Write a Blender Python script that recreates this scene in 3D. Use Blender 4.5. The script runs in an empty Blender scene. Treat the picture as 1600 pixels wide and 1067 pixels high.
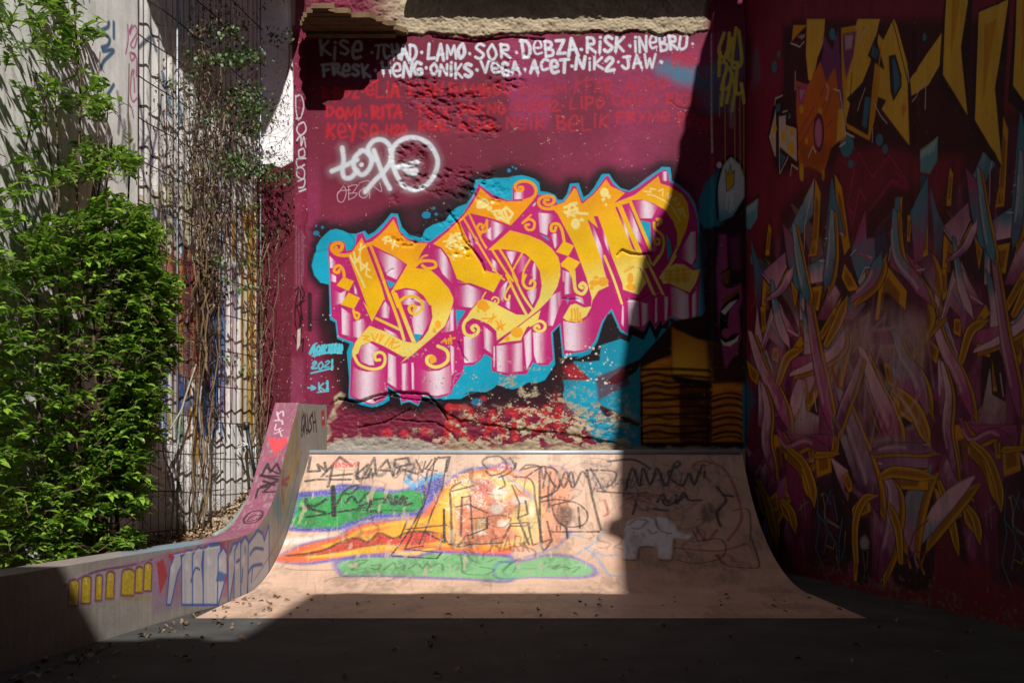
import bpy, bmesh, math, random
import numpy as np
from mathutils import Vector
random.seed(7); rng = np.random.default_rng(11)
scene = bpy.context.scene

# ------------------------------------------------------------------ camera, sky, sun, exposure
FOC, CX, HY, EYE = 1500.0, 800.0, 735.0, 0.95      # focal length in photo pixels, vanishing row, eye height
cam_d = bpy.data.cameras.new('camera'); cam = bpy.data.objects.new('camera', cam_d)
scene.collection.objects.link(cam); scene.camera = cam
cam.location = (0, 0, EYE); cam.rotation_euler = (math.pi / 2, 0, 0)
cam_d.sensor_width = 36.0; cam_d.lens = 36.0 * FOC / 1600.0
cam_d.shift_y = (HY - 533.5) / 1600.0
cam_d.clip_start = 0.05; cam_d.clip_end = 2000.0
SUN_EL, SUN_AZ = math.radians(50), math.radians(18)  # azimuth to the right of straight behind the camera
S = Vector((math.cos(SUN_EL) * math.sin(SUN_AZ), -math.cos(SUN_EL) * math.cos(SUN_AZ), math.sin(SUN_EL)))
world = bpy.data.worlds.new('World'); scene.world = world; world.use_nodes = True
wn = world.node_tree; bgn = wn.nodes['Background']
sky = wn.nodes.new('ShaderNodeTexSky'); sky.sky_type = 'NISHITA'; sky.sun_disc = False
sky.sun_elevation = SUN_EL; sky.sun_rotation = math.pi - SUN_AZ; sky.air_density = 1.0; sky.dust_density = 0.6
wn.links.new(sky.outputs[0], bgn.inputs['Color']); bgn.inputs['Strength'].default_value = 0.056
sd = bpy.data.lights.new('sun', 'SUN'); sun = bpy.data.objects.new('sun', sd); scene.collection.objects.link(sun)
sd.energy = 5.0; sd.angle = math.radians(0.5); sd.color = (1.0, 0.96, 0.9)
sun.rotation_euler = S.to_track_quat('Z', 'Y').to_euler(); sun.location = (3, -9, 14)
scene.view_settings.view_transform = 'Standard'; scene.view_settings.look = 'None'
scene.view_settings.exposure = 0.58; scene.view_settings.gamma = 1.0
scene.view_settings.use_curve_mapping = False
scene.render.engine = 'CYCLES'
scene.cycles.max_bounces = 6; scene.cycles.diffuse_bounces = 3; scene.cycles.transparent_max_bounces = 8
# ------------------------------------------------------------------ helpers: objects
COL = scene.collection
def props(o, label=None, cat=None, group=None, kind=None):
    if label: o['label'] = label
    if cat: o['category'] = cat
    if group: o['group'] = group
    if kind: o['kind'] = kind
    return o
def empty(name, loc, label=None, cat=None, group=None):
    o = bpy.data.objects.new(name, None); COL.objects.link(o); o.location = loc; o.empty_display_size = .1
    return props(o, label, cat, group, 'thing')
def link(name, me, parent=None, mat=None):
    o = bpy.data.objects.new(name, me); COL.objects.link(o)
    if mat is not None and len(me.materials) == 0: me.materials.append(mat)
    if parent is not None:
        o.parent = parent; o.matrix_parent_inverse = parent.matrix_basis.inverted()
    return o
def pymesh(name, V, F, smooth=False):
    me = bpy.data.meshes.new(name); me.from_pydata([tuple(v) for v in V], [], [tuple(f) for f in F]); me.update()
    if smooth: me.polygons.foreach_set('use_smooth', [True] * len(me.polygons))
    return me
def npmesh(name, V, F, UV=None, smooth=True):
    """V (n,3), F (m,k) numpy, UV per vertex (n,2)"""
    F = np.asarray(F, dtype=np.int32); m, k = F.shape
    used, inv = np.unique(F, return_inverse=True); V = np.asarray(V)[used]; F = inv.reshape(m, k).astype(np.int32)
    me = bpy.data.meshes.new(name)
    me.vertices.add(len(V)); me.vertices.foreach_set('co', V.astype(np.float32).ravel())
    me.loops.add(m * k); me.loops.foreach_set('vertex_index', F.ravel())
    me.polygons.add(m); me.polygons.foreach_set('loop_start', np.arange(0, m * k, k, dtype=np.int32))
    if UV is not None:
        l = me.uv_layers.new(name='uv'); l.data.foreach_set('uv', np.asarray(UV)[used][F.ravel()].astype(np.float32).ravel())
    me.update(calc_edges=True)
    if smooth: me.polygons.foreach_set('use_smooth', np.ones(m, dtype=bool))
    me.validate(); return me
class MB:
    """collects boxes, prisms and tubes into one mesh"""
    def __init__(s): s.V = []; s.F = []
    def box(s, a, b, jit=0):
        n = len(s.V)
        for z in (a[2], b[2]):
            for x, y in ((a[0], a[1]), (b[0], a[1]), (b[0], b[1]), (a[0], b[1])):
                s.V.append((x + random.uniform(-jit, jit), y + random.uniform(-jit, jit), z + random.uniform(-jit, jit)))
        for f in ((3, 2, 1, 0), (4, 5, 6, 7), (0, 1, 5, 4), (1, 2, 6, 5), (2, 3, 7, 6), (3, 0, 4, 7)): s.F.append([n + i for i in f])
        return s
    def prism(s, pts, z0, z1):
        n = len(s.V); k = len(pts)
        s.V += [(p[0], p[1], z0) for p in pts] + [(p[0], p[1], z1) for p in pts]
        s.F.append([n + i for i in range(k)][::-1]); s.F.append([n + k + i for i in range(k)])
        for i in range(k): s.F.append([n + i, n + (i + 1) % k, n + k + (i + 1) % k, n + k + i])
        return s
    def tube(s, P, r, k=5):
        P = [Vector(p) for p in P]; m = len(P); n = len(s.V)
        rr = r if isinstance(r, (list, tuple)) else [r] * m
        for i, p in enumerate(P):
            d = (P[min(i + 1, m - 1)] - P[max(i - 1, 0)])
            d = d.normalized() if d.length > 1e-9 else Vector((0, 0, 1))
            a = d.cross(Vector((0.31, .87, .2))).normalized(); b = d.cross(a)
            for j in range(k):
                t = 2 * math.pi * j / k; s.V.append(tuple(p + (a * math.cos(t) + b * math.sin(t)) * rr[i]))
        for i in range(m - 1):
            for j in range(k):
                s.F.append([n + i * k + j, n + i * k + (j + 1) % k, n + (i + 1) * k + (j + 1) % k, n + (i + 1) * k + j])
        s.F.append([n + j for j in range(k)][::-1]); s.F.append([n + (m - 1) * k + j for j in range(k)])
        return s
    def build(s, name, mat, parent=None, smooth=False):
        return link(name, pymesh(name, s.V, s.F, smooth), parent, mat)
def px_at(px, py, d):
    return Vector(((px - CX) / FOC * d, d, EYE + (HY - py) / FOC * d))

# ------------------------------------------------------------------ helpers: noise
def vnoise(x, y, seed=0):
    xi = np.floor(x).astype(np.int64); yi = np.floor(y).astype(np.int64); fx = x - xi; fy = y - yi
    fx = fx * fx * (3 - 2 * fx); fy = fy * fy * (3 - 2 * fy)
    def h(a, b):
        n = (a * 374761393 + b * 668265263 + seed * 974634761) & 0xffffffff
        n = ((n ^ (n >> 13)) * 1274126177) & 0xffffffff
        return ((n ^ (n >> 16)) & 0xffff) / 65535.0
    return (h(xi, yi) * (1 - fx) + h(xi + 1, yi) * fx) * (1 - fy) + (h(xi, yi + 1) * (1 - fx) + h(xi + 1, yi + 1) * fx) * fy
def fbm(x, y, oct=4, seed=0):
    t = 0; a = .5; n = 0
    for i in range(oct):
        t = t + a * vnoise(x * 2 ** i, y * 2 ** i, seed + i * 17); n += a; a *= .5
    return t / n
def sstep(a, b, x):
    t = np.clip((x - a) / (b - a), 0, 1); return t * t * (3 - 2 * t)

# ------------------------------------------------------------------ surfaces that carry paint
class PlanWall:
    """upright wall following a polyline in plan; painted points are given as photo pixels and land where that sight line meets the wall"""
    def __init__(s, pts, z0, z1):
        s.P = [np.array(p, float) for p in pts]; s.z0, s.z1 = z0, z1
        s.cum = [0]
        for a, b in zip(s.P, s.P[1:]): s.cum.append(s.cum[-1] + float(np.hypot(*(b - a))))
        s.L = s.cum[-1]; s.H = z1 - z0
    def tf(s, pts):
        out = []
        for px, py in pts:
            k = (px - CX) / FOC; best = None; fall = None
            for i, (a, b) in enumerate(zip(s.P, s.P[1:])):
                e = b - a; den = e[0] - k * e[1]
                if abs(den) < 1e-9: continue
                t = (k * a[1] - a[0]) / den; d = a[1] + t * e[1]
                if d <= .2: continue
                q = (s.cum[i] + t * (s.cum[i + 1] - s.cum[i]), d)
                if -1e-6 <= t <= 1 + 1e-6:
                    if best is None or d < best[1]: best = q
                else:
                    m = max(-t, t - 1)
                    if fall is None or m < fall[0]: fall = (m, q)
            q = best or (fall[1] if fall else (0, 9.0))
            out.append((q[0], EYE + (HY - py) / FOC * q[1]))
        return np.array(out)
    def pos(s, S_, Z, h):
        S_ = np.asarray(S_); X = np.zeros_like(S_); Y = np.zeros_like(S_); NX = np.zeros_like(S_); NY = np.zeros_like(S_)
        for i, (a, b) in enumerate(zip(s.P, s.P[1:])):
            l = s.cum[i + 1] - s.cum[i]; e = (b - a) / l
            m = (S_ >= s.cum[i] - 1e-9) & (S_ <= s.cum[i + 1] + 1e-9)
            t = S_ - s.cum[i]
            X[m] = (a[0] + e[0] * t)[m]; Y[m] = (a[1] + e[1] * t)[m]; NX[m] = e[1]; NY[m] = -e[0]
        return np.stack([X + NX * h, Y + NY * h, Z], -1)
    def grid(s, step, hfun, zlo=None, zhi=None):
        zlo = s.z0 if zlo is None else zlo; zhi = s.z1 if zhi is None else zhi
        ss = np.unique(np.concatenate([np.linspace(s.cum[i], s.cum[i + 1], max(2, int((s.cum[i + 1] - s.cum[i]) / step) + 1)) for i in range(len(s.P) - 1)]))
        ss = ss[np.concatenate([[True], np.diff(ss) > 1e-6])]
        zz = np.linspace(zlo, zhi, int((zhi - zlo) / step) + 1)
        SS, ZZ = np.meshgrid(ss, zz); h = hfun(SS, ZZ)
        V = s.pos(SS, ZZ, h).reshape(-1, 3); UV = np.stack([SS / s.L, (ZZ - s.z0) / s.H], -1).reshape(-1, 2)
        n = len(ss); j, i = np.meshgrid(np.arange(len(zz) - 1), np.arange(n - 1), indexing='ij')
        a = (j * n + i).ravel(); F = np.stack([a, a + 1, a + n + 1, a + n], -1)
        cen = np.stack([(SS[:-1, :-1] + SS[1:, 1:]).ravel() / 2, (ZZ[:-1, :-1] + ZZ[1:, 1:]).ravel() / 2], -1)
        return V, F, UV, cen
class ProfileSurf:
    """surface whose height depends on depth only (ramp, curved ledge top)"""
    def __init__(s, D, Zs, x0, x1):
        s.D = np.array(D, float); s.Z = np.array(Zs, float); s.x0, s.x1 = x0, x1
        s.arc = np.concatenate([[0], np.cumsum(np.hypot(np.diff(s.D), np.diff(s.Z)))]); s.L = x1 - x0; s.H = s.arc[-1]; s.z0 = 0; s.z1 = s.H
    def tf(s, pts):
        out = []; dd = np.linspace(s.D[0], s.D[-1], 1200); zz = np.interp(dd, s.D, s.Z)
        for px, py in pts:
            r = zz - (EYE + (HY - py) / FOC * dd); w = np.nonzero((r[:-1] < 0) & (r[1:] >= 0))[0]
            d = dd[w[0]] if len(w) else (dd[0] if r[0] >= 0 else dd[-1])
            out.append(((px - CX) / FOC * d - s.x0, np.interp(d, s.D, s.arc)))
        return np.array(out)

# ------------------------------------------------------------------ paint: brush work rasterised in wall metres
def lin(c):
    c = np.array([int(c[i:i + 2], 16) for i in (1, 3, 5)]) / 255.0
    return np.where(c < .04045, c / 12.92, ((c + .055) / 1.055) ** 2.4)
PK = 0.64
def Cc(c): return (lin(c) * PK) if isinstance(c, str) else c
def pts(st, ox=0, oy=0, sc=1.0):
    return [(ox + float(a.split(',')[0]) / sc, oy + float(a.split(',')[1]) / sc) for a in st.split()]
def catmull(P, n=8, closed=False):
    P = [np.array(p, float) for p in P]
    if len(P) < 3: return [tuple(p) for p in P]
    out = []; m = len(P); rng_ = range(m if closed else m - 1)
    for i in rng_:
        if closed: a, b, c, d = P[i - 1], P[i], P[(i + 1) % m], P[(i + 2) % m]
        else: a, b, c, d = P[max(i - 1, 0)], P[i], P[i + 1], P[min(i + 2, m - 1)]
        for k in range(n):
            t = k / n
            out.append(tuple(.5 * ((2 * b) + (c - a) * t + (2 * a - 5 * b + 4 * c - d) * t * t + (3 * b - a - 3 * c + d) * t ** 3)))
    if not closed: out.append(tuple(P[-1]))
    return out
class Canvas:
    def __init__(s, surf, ppm, name):
        s.surf = surf; s.ppm = ppm; s.name = name
        s.W = int(surf.L * ppm) + 1; s.Hh = int(surf.H * ppm) + 1
        s.rgb = np.zeros((s.Hh, s.W, 3), np.float32); s.a = np.zeros((s.Hh, s.W), np.float32)
        s.tx = None
    def c(s, P):
        q = s.surf.tf(P); return np.stack([q[:, 0] * s.ppm, (s.surf.z1 - q[:, 1]) * s.ppm], -1)
    def sc(s, P):
        p = np.mean(np.array(P), 0); q = s.c([p, p + [1, 0], p + [0, 1]])
        return float(np.sqrt(max(1e-6, abs((q[1][0] - q[0][0]) * (q[2][1] - q[0][1])))))
    def _win(s, Q, r):
        x0 = max(0, int(Q[:, 0].min() - r)); x1 = min(s.W, int(Q[:, 0].max() + r) + 2)
        y0 = max(0, int(Q[:, 1].min() - r)); y1 = min(s.Hh, int(Q[:, 1].max() + r) + 2)
        return x0, x1, y0, y1
    def _dist(s, Q, r, win, closed):
        x0, x1, y0, y1 = win; D = np.full((y1 - y0, x1 - x0), 1e6, np.float32)
        seq = list(zip(Q[:-1], Q[1:])) + ([(Q[-1], Q[0])] if closed else [])
        for a, b in seq:
            u0 = max(x0, int(min(a[0], b[0]) - r)); u1 = min(x1, int(max(a[0], b[0]) + r) + 2)
            v0 = max(y0, int(min(a[1], b[1]) - r)); v1 = min(y1, int(max(a[1], b[1]) + r) + 2)
            if u1 <= u0 or v1 <= v0: continue
            X = np.arange(u0, u1)[None, :] + .5 - a[0]; Y = np.arange(v0, v1)[:, None] + .5 - a[1]
            e = b - a; l2 = e @ e
            t = np.clip((X * e[0] + Y * e[1]) / l2, 0, 1) if l2 > 1e-9 else 0
            d = np.hypot(X - t * e[0], Y - t * e[1]); w = D[v0 - y0:v1 - y0, u0 - x0:u1 - x0]
            np.minimum(w, d, out=w)
        return D
    def put(s, m, win, col):
        x0, x1, y0, y1 = win; A = s.a[y0:y1, x0:x1]; R = s.rgb[y0:y1, x0:x1]
        if callable(col):
            Y, X = np.mgrid[y0:y1, x0:x1]
            u = (X - x0) / max(1, x1 - x0); v = (Y - y0) / max(1, y1 - y0)
            col = col(u, v, X, Y)
        else: col = Cc(col)
        ao = m + A * (1 - m); w = np.where(ao > 1e-5, m / np.maximum(ao, 1e-5), 0)[..., None]
        R += (col - R) * w; A[:] = ao
    def stroke(s, P, w, col, soft=.6, a=1, smooth=True, closed=False, dry=0):
        k = s.sc(P); Q = s.c(catmull(P, 8, closed) if smooth else P); hw = w * k / 2; sf = max(.5, soft * k)
        win = s._win(Q, hw + sf + 1)
        if win[1] <= win[0] or win[3] <= win[2]: return
        D = s._dist(Q, hw + sf + 1, win, closed and not smooth)
        m = sstep(hw + sf, hw - sf, D) * a
        if dry: m = m * s._dry(win, dry)
        s.put(m, win, col)
    def _dry(s, win, dry, f=.35):
        Y, X = np.mgrid[win[2]:win[3], win[0]:win[1]]
        return 1 - dry * sstep(.45, .7, fbm(X * f, Y * f, 3, 5))
    def poly(s, P, col, soft=.6, a=1, smooth=False, grow=0, dry=0):
        k = s.sc(P); Q = s.c(catmull(P, 6, True) if smooth else P); sf = max(.5, soft * k); g = grow * k
        win = s._win(Q, sf + max(g, 0) + 1); x0, x1, y0, y1 = win
        if x1 <= x0 or y1 <= y0: return
        fl = np.zeros((y1 - y0, x1 - x0 + 1), np.uint8)
        for p, q in zip(Q, np.roll(Q, -1, 0)):
            if p[1] > q[1]: p, q = q, p
            v0 = max(y0, int(math.ceil(p[1] - .5))); v1 = min(y1, int(math.ceil(q[1] - .5)))
            if v1 <= v0: continue
            yy = np.arange(v0, v1); xx = p[0] + (yy + .5 - p[1]) * (q[0] - p[0]) / (q[1] - p[1])
            ii = np.clip(np.ceil(xx - .5).astype(int) - x0, 0, x1 - x0); np.bitwise_xor.at(fl, (yy - y0, ii), 1)
        inside = np.bitwise_xor.accumulate(fl, 1)[:, :-1] > 0
        D = s._dist(Q, sf + abs(g) + 1, win, True); sd = np.where(inside, -D, D) - g
        m = sstep(sf, -sf, sd) * a
        if dry: m = m * s._dry(win, dry)
        s.put(m, win, col)
    def blob(s, x, y, rx, ry, col, soft=1, a=1, dry=0):
        s.poly([(x + rx * math.cos(t), y + ry * math.sin(t)) for t in np.linspace(0, 2 * math.pi, 18)[:-1]], col, soft, a, dry=dry)
    def image(s):
        im = bpy.data.images.new(s.name, s.W, s.Hh, alpha=True, float_buffer=True)
        im.colorspace_settings.name = 'Non-Color'; im.alpha_mode = 'CHANNEL_PACKED'
        buf = np.concatenate([s.rgb, s.a[..., None]], -1)[::-1]
        im.pixels.foreach_set(np.ascontiguousarray(buf, np.float32).ravel()); im.update(); return im

GL = {'A': '0,1 .45,0 .95,1|.15,.65 .85,.6', 'B': '.05,0 .1,1|.05,.02 .7,.1 .65,.42 .1,.5 .85,.6 .8,.92 .1,1', 'C': '.9,.12 .4,0 .05,.45 .35,.98 .9,.85',
 'D': '.08,.02 .12,1|0,.05 .65,.1 .92,.5 .6,.95 .1,1', 'E': '.1,.55 .85,.5 .75,.1 .35,.05 .05,.5 .3,.95 .9,.88', 'F': '.15,.05 .15,1|0,.05 .9,0|.1,.5 .75,.45',
 'G': '.85,.1 .35,0 .05,.5 .35,.98 .85,.85 .85,.55 .5,.55', 'H': '.05,0 .1,1|.85,0 .9,1|.05,.55 .9,.5', 'I': '.5,.3 .5,1|.5,.02 .52,.04', 'J': '.2,.05 .95,0|.65,.03 .65,.8 .3,1 0,.8',
 'K': '.1,0 .1,1|.85,.05 .15,.55 .95,1', 'L': '.15,0 .1,.95 .9,.92', 'M': '0,1 .12,.05 .5,.7 .88,.05 1,1', 'N': '.05,1 .08,.05 .88,.95 .92,0', 'O': '.5,.05 .08,.45 .4,.97 .9,.6 .6,.05 .45,.06',
 'P': '.1,0 .12,1|.05,.03 .75,.08 .8,.45 .15,.58', 'Q': '.5,.05 .08,.45 .4,.97 .9,.6 .6,.05|.6,.7 .95,1.05', 'R': '.1,0 .12,1|.05,.03 .75,.08 .75,.42 .15,.52 .95,1',
 'S': '.85,.12 .4,0 .1,.25 .5,.48 .85,.72 .5,1 .05,.88', 'T': '.5,.05 .5,1|0,.06 1,0', 'U': '.08,0 .1,.75 .45,.98 .85,.75 .9,0', 'V': '0,.02 .42,1 .95,0', 'W': '0,0 .22,.95 .5,.3 .72,.95 1,0',
 'X': '.05,0 .95,1|.9,0 .05,1', 'Y': '.05,0 .45,.5|.95,0 .2,1.1', 'Z': '.05,.06 .9,.03 .1,.95 .95,.92', '0': '.5,.02 .1,.5 .5,.98 .88,.5 .5,.02', '1': '.2,.25 .55,0 .55,1|.2,1 .9,1',
 '2': '.1,.25 .5,0 .85,.25 .1,.95 .95,.93', '4': '.7,1 .68,0 .05,.65 .98,.63', '9': '.85,.35 .4,.5 .1,.25 .5,0 .88,.3 .7,1', '.': '.45,.55 .55,.57', '>': '0,.5 1,.5|.65,.25 1,.5 .65,.75'}
def word(cv, txt, x0, x1, y0, y1, w, col, dy=0, soft=.8, a=1, dry=0, seed=1, fat=1.0, slant=0):
    r = random.Random(seed + len(txt) * 31 + int(x0)); wd = [(.45 if ch in 'I1' else .35 if ch == '.' else .5 if ch == ' ' else 1.2 if ch in 'MW' else 1) for ch in txt]
    u = (x1 - x0) / (sum(wd) + .22 * (len(txt) - 1)); x = x0
    for ch, cw in zip(txt, wd):
        if ch != ' ':
            yy = dy * (x - x0) / max(1, x1 - x0); hh = (y1 - y0) * r.uniform(.84, 1.12); yo = r.uniform(-.09, .09) * (y1 - y0); ro = r.uniform(-.13, .13); wl = w * r.uniform(.82, 1.18)
            for st in GL[ch].split('|'):
                P = [(x + (px + (slant + ro) * (.5 - py) * hh / max(4, u)) * u * cw * fat + r.uniform(-.6, .6), y0 + yy + yo + py * hh + r.uniform(-.4, .4)) for px, py in pts(st)]
                cv.stroke(P, wl * r.uniform(.85, 1.12), col, soft, a, smooth=ch not in 'ZNMWKXVAHLTF', dry=dry)
                if r.random() < .2 and w > 3: q = P[-1]; cv.stroke([q, (q[0] + .3, q[1] + r.uniform(2, 7))], w * .28, col, .6, a * .8)
        x += u * (cw + .22)

# ------------------------------------------------------------------ materials
def newmat(name):
    m = bpy.data.materials.new(name); m.use_nodes = True; n = m.node_tree.nodes; b = n['Principled BSDF']
    return m, n, m.node_tree.links, b
def nd(n, t, **kw):
    o = n.new(t)
    for k, v in kw.items():
        if k in o.inputs: o.inputs[k].default_value = v
        else: setattr(o, k, v)
    return o
def plain(name, col, rough=.8, var=.25, scale=14, bump=.3, bscale=60, metal=0, spec=.3, bdist=.004):
    m, n, l, b = newmat(name); c = Cc(col) if isinstance(col, str) else np.array(col)
    tc = nd(n, 'ShaderNodeTexCoord'); t1 = nd(n, 'ShaderNodeTexNoise', Scale=scale, Detail=6.0, Roughness=.65)
    l.new(tc.outputs['Object'], t1.inputs['Vector'])
    r = nd(n, 'ShaderNodeValToRGB'); r.color_ramp.elements[0].position = .3; r.color_ramp.elements[1].position = .72
    r.color_ramp.elements[0].color = (*[float(x) * (1 - var) for x in c], 1); r.color_ramp.elements[1].color = (*[min(.95, float(x) * (1 + var * .6)) for x in c], 1)
    l.new(t1.outputs['Fac'], r.inputs['Fac']); l.new(r.outputs['Color'], b.inputs['Base Color'])
    t2 = nd(n, 'ShaderNodeTexNoise', Scale=bscale, Detail=5.0); l.new(tc.outputs['Object'], t2.inputs['Vector'])
    bp = nd(n, 'ShaderNodeBump', Strength=bump, Distance=bdist); l.new(t2.outputs['Fac'], bp.inputs['Height']); l.new(bp.outputs['Normal'], b.inputs['Normal'])
    b.inputs['Roughness'].default_value = rough; b.inputs['Metallic'].default_value = metal; b.inputs['Specular IOR Level'].default_value = spec
    return m
def painted(name, img, base, base2, rough=.62, bump=.5, bdist=.004, streak=0.0, grain=.16, spec=.3):
    """rough rendered wall (procedural) under a coat of paint (the brush work above)"""
    m, n, l, b = newmat(name)
    tc = nd(n, 'ShaderNodeTexCoord'); im = nd(n, 'ShaderNodeTexImage', image=img, interpolation='Linear', extension='EXTEND')
    uv = nd(n, 'ShaderNodeUVMap', uv_map='uv'); l.new(uv.outputs['UV'], im.inputs['Vector'])
    t1 = nd(n, 'ShaderNodeTexNoise', Scale=9.0, Detail=9.0, Roughness=.7); l.new(tc.outputs['Object'], t1.inputs['Vector'])
    rp = nd(n, 'ShaderNodeValToRGB'); rp.color_ramp.elements[0].position = .32; rp.color_ramp.elements[1].position = .7
    rp.color_ramp.elements[0].color = (*Cc(base), 1); rp.color_ramp.elements[1].color = (*Cc(base2), 1); l.new(t1.outputs['Fac'], rp.inputs['Fac'])
    mx = nd(n, 'ShaderNodeMix', data_type='RGBA'); l.new(im.outputs['Alpha'], mx.inputs[0]); l.new(rp.outputs['Color'], mx.inputs[6]); l.new(im.outputs['Color'], mx.inputs[7])
    # uneven coat: mottling and fine dirt
    t2 = nd(n, 'ShaderNodeTexNoise', Scale=34.0, Detail=8.0, Roughness=.75); l.new(tc.outputs['Object'], t2.inputs['Vector'])
    mp = nd(n, 'ShaderNodeMapRange'); mp.inputs[1].default_value = .25; mp.inputs[2].default_value = .75; mp.inputs[3].default_value = 1 - grain; mp.inputs[4].default_value = 1 + grain * .6
    l.new(t2.outputs['Fac'], mp.inputs[0]); last = mp.outputs[0]
    t3 = nd(n, 'ShaderNodeTexNoise', Scale=2.3, Detail=5.0); l.new(tc.outputs['Object'], t3.inputs['Vector'])
    m3 = nd(n, 'ShaderNodeMapRange'); m3.inputs[1].default_value = .3; m3.inputs[2].default_value = .7; m3.inputs[3].default_value = .86; m3.inputs[4].default_value = 1.1; l.new(t3.outputs['Fac'], m3.inputs[0])
    mu = nd(n, 'ShaderNodeMath', operation='MULTIPLY'); l.new(last, mu.inputs[0]); l.new(m3.outputs[0], mu.inputs[1]); last = mu.outputs[0]
    if streak:
        mpp = nd(n, 'ShaderNodeMapping'); mpp.inputs['Scale'].default_value = (26, 26, .8); l.new(tc.outputs['Object'], mpp.inputs['Vector'])
        t4 = nd(n, 'ShaderNodeTexNoise', Scale=1.0, Detail=5.0); l.new(mpp.outputs[0], t4.inputs['Vector'])
        m4 = nd(n, 'ShaderNodeMapRange'); m4.inputs[1].default_value = .35; m4.inputs[2].default_value = .65; m4.inputs[3].default_value = 1 - streak; m4.inputs[4].default_value = 1.0; l.new(t4.outputs['Fac'], m4.inputs[0])
        mu2 = nd(n, 'ShaderNodeMath', operation='MULTIPLY'); l.new(last, mu2.inputs[0]); l.new(m4.outputs[0], mu2.inputs[1]); last = mu2.outputs[0]
    vm = nd(n, 'ShaderNodeVectorMath', operation='SCALE'); l.new(mx.outputs[2], vm.inputs[0]); l.new(last, vm.inputs['Scale']); l.new(vm.outputs[0], b.inputs['Base Color'])
    t5 = nd(n, 'ShaderNodeTexNoise', Scale=110.0, Detail=6.0, Roughness=.7); l.new(tc.outputs['Object'], t5.inputs['Vector'])
    ad = nd(n, 'ShaderNodeMath', operation='MULTIPLY_ADD'); l.new(im.outputs['Alpha'], ad.inputs[0]); ad.inputs[1].default_value = .55; l.new(t5.outputs['Fac'], ad.inputs[2])
    ad2 = nd(n, 'ShaderNodeMath', operation='ADD'); l.new(ad.outputs[0], ad2.inputs[0]); l.new(t2.outputs['Fac'], ad2.inputs[1])
    bp = nd(n, 'ShaderNodeBump', Strength=bump, Distance=bdist); l.new(ad2.outputs[0], bp.inputs['Height']); l.new(bp.outputs['Normal'], b.inputs['Normal'])
    b.inputs['Roughness'].default_value = rough; b.inputs['Specular IOR Level'].default_value = spec
    return m
def in_poly(C, P):
    P = np.asarray(P, float); r = np.zeros(len(C), bool)
    for (x1, y1), (x2, y2) in zip(P, np.roll(P, -1, 0)):
        c = ((y1 > C[:, 1]) != (y2 > C[:, 1])); xx = x1 + (C[:, 1] - y1) * (x2 - x1) / ((y2 - y1) if y2 != y1 else 1e-9)
        r ^= c & (C[:, 0] < xx)
    return r
# ------------------------------------------------------------------ the tall back wall and its mural
XL, XR, DW = (480 - CX) / 150.0, (1163 - CX) / 150.0, 10.0
BW = PlanWall([(XL, DW), (XR, DW)], 0.95, 6.1)
bw = Canvas(BW, 300, 'back_wall_paint')
def PX(S_): return 480 + S_ * 150.0            # wall metres -> photo column (the wall faces the camera)
def PY(Z): return HY - (Z - EYE) * 150.0
Z1 = lambda s: pts(s, 480, 280, 5.336)
Z2 = lambda s: pts(s, 480, 460, 5.336)
Z3 = lambda s: pts(s, 700, 260, 5.927)
Z4 = lambda s: pts(s, 700, 430, 5.615)
Z5 = lambda s: pts(s, 860, 250, 5.926)
Z6 = lambda s: pts(s, 860, 400, 5.333)
MAG, PINK, CYAN = '#c01f74', '#efd6e6', '#04a3c4'
YA, YB, YC = lin('#f39c00') * PK, lin('#f0bc00') * PK, lin('#f0d868') * PK
_yy, _xx = np.mgrid[0:bw.Hh, 0:bw.W]; QX = PX(_xx / bw.ppm).astype(np.float32); QY = PY(BW.z1 - _yy / bw.ppm).astype(np.float32)
full = (0, bw.W, 0, bw.Hh)
# ground coats: dark maroon with patches of a pinker roller coat
n1 = fbm(QX / 60, QY / 90, 4, 3); n2 = fbm(QX / 6, QY / 3.5, 3, 9)
mar, pk2 = lin('#78203a') * PK, lin('#98305c') * PK
pm = np.maximum(sstep(30, 0, np.abs(QX - 830)) * .0, 0)
def patch(x0, y0, x1, y1, sx=12, sy=18): return sstep(x0 - sx, x0 + sx, QX + 14 * (n1 - .5)) * sstep(x1 + sx, x1 - sx, QX) * sstep(y0 - sy, y0 + sy, QY) * sstep(y1 + sy, y1 - sy, QY)
pm = np.clip(.9 * patch(792, 58, 860, 190, 6, 20) + .75 * patch(820, 60, 1165, 150, 60, 30) + .6 * patch(960, 140, 1060, 280, 30, 30) + .35 * patch(860, 190, 980, 280, 50, 40) + .5 * patch(476, 250, 500, 700, 6, 30) + .25 * patch(480, 330, 760, 380, 30, 30), 0, .92)
pm = pm * (.7 + .6 * n2) * sstep(.25, .55, n1 + .12)
base = mar * (.86 + .3 * n1[..., None]) * (1 - pm[..., None]) + pk2 * pm[..., None]
bw.rgb[:] = base; bw.a[:] = 1
bw.rgb *= (.93 + .14 * n2)[..., None]
# faint teal over-spray at the right
for x, y, rx, ry, a in ((1045, 108, 22, 12, .8), (1085, 120, 32, 14, .75), (1120, 140, 30, 40, .5), (1062, 118, 14, 10, .5), (1150, 95, 12, 34, .4)):
    bw.blob(x, y, rx, ry, '#1c7f9c', 12, a, .35)
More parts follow.
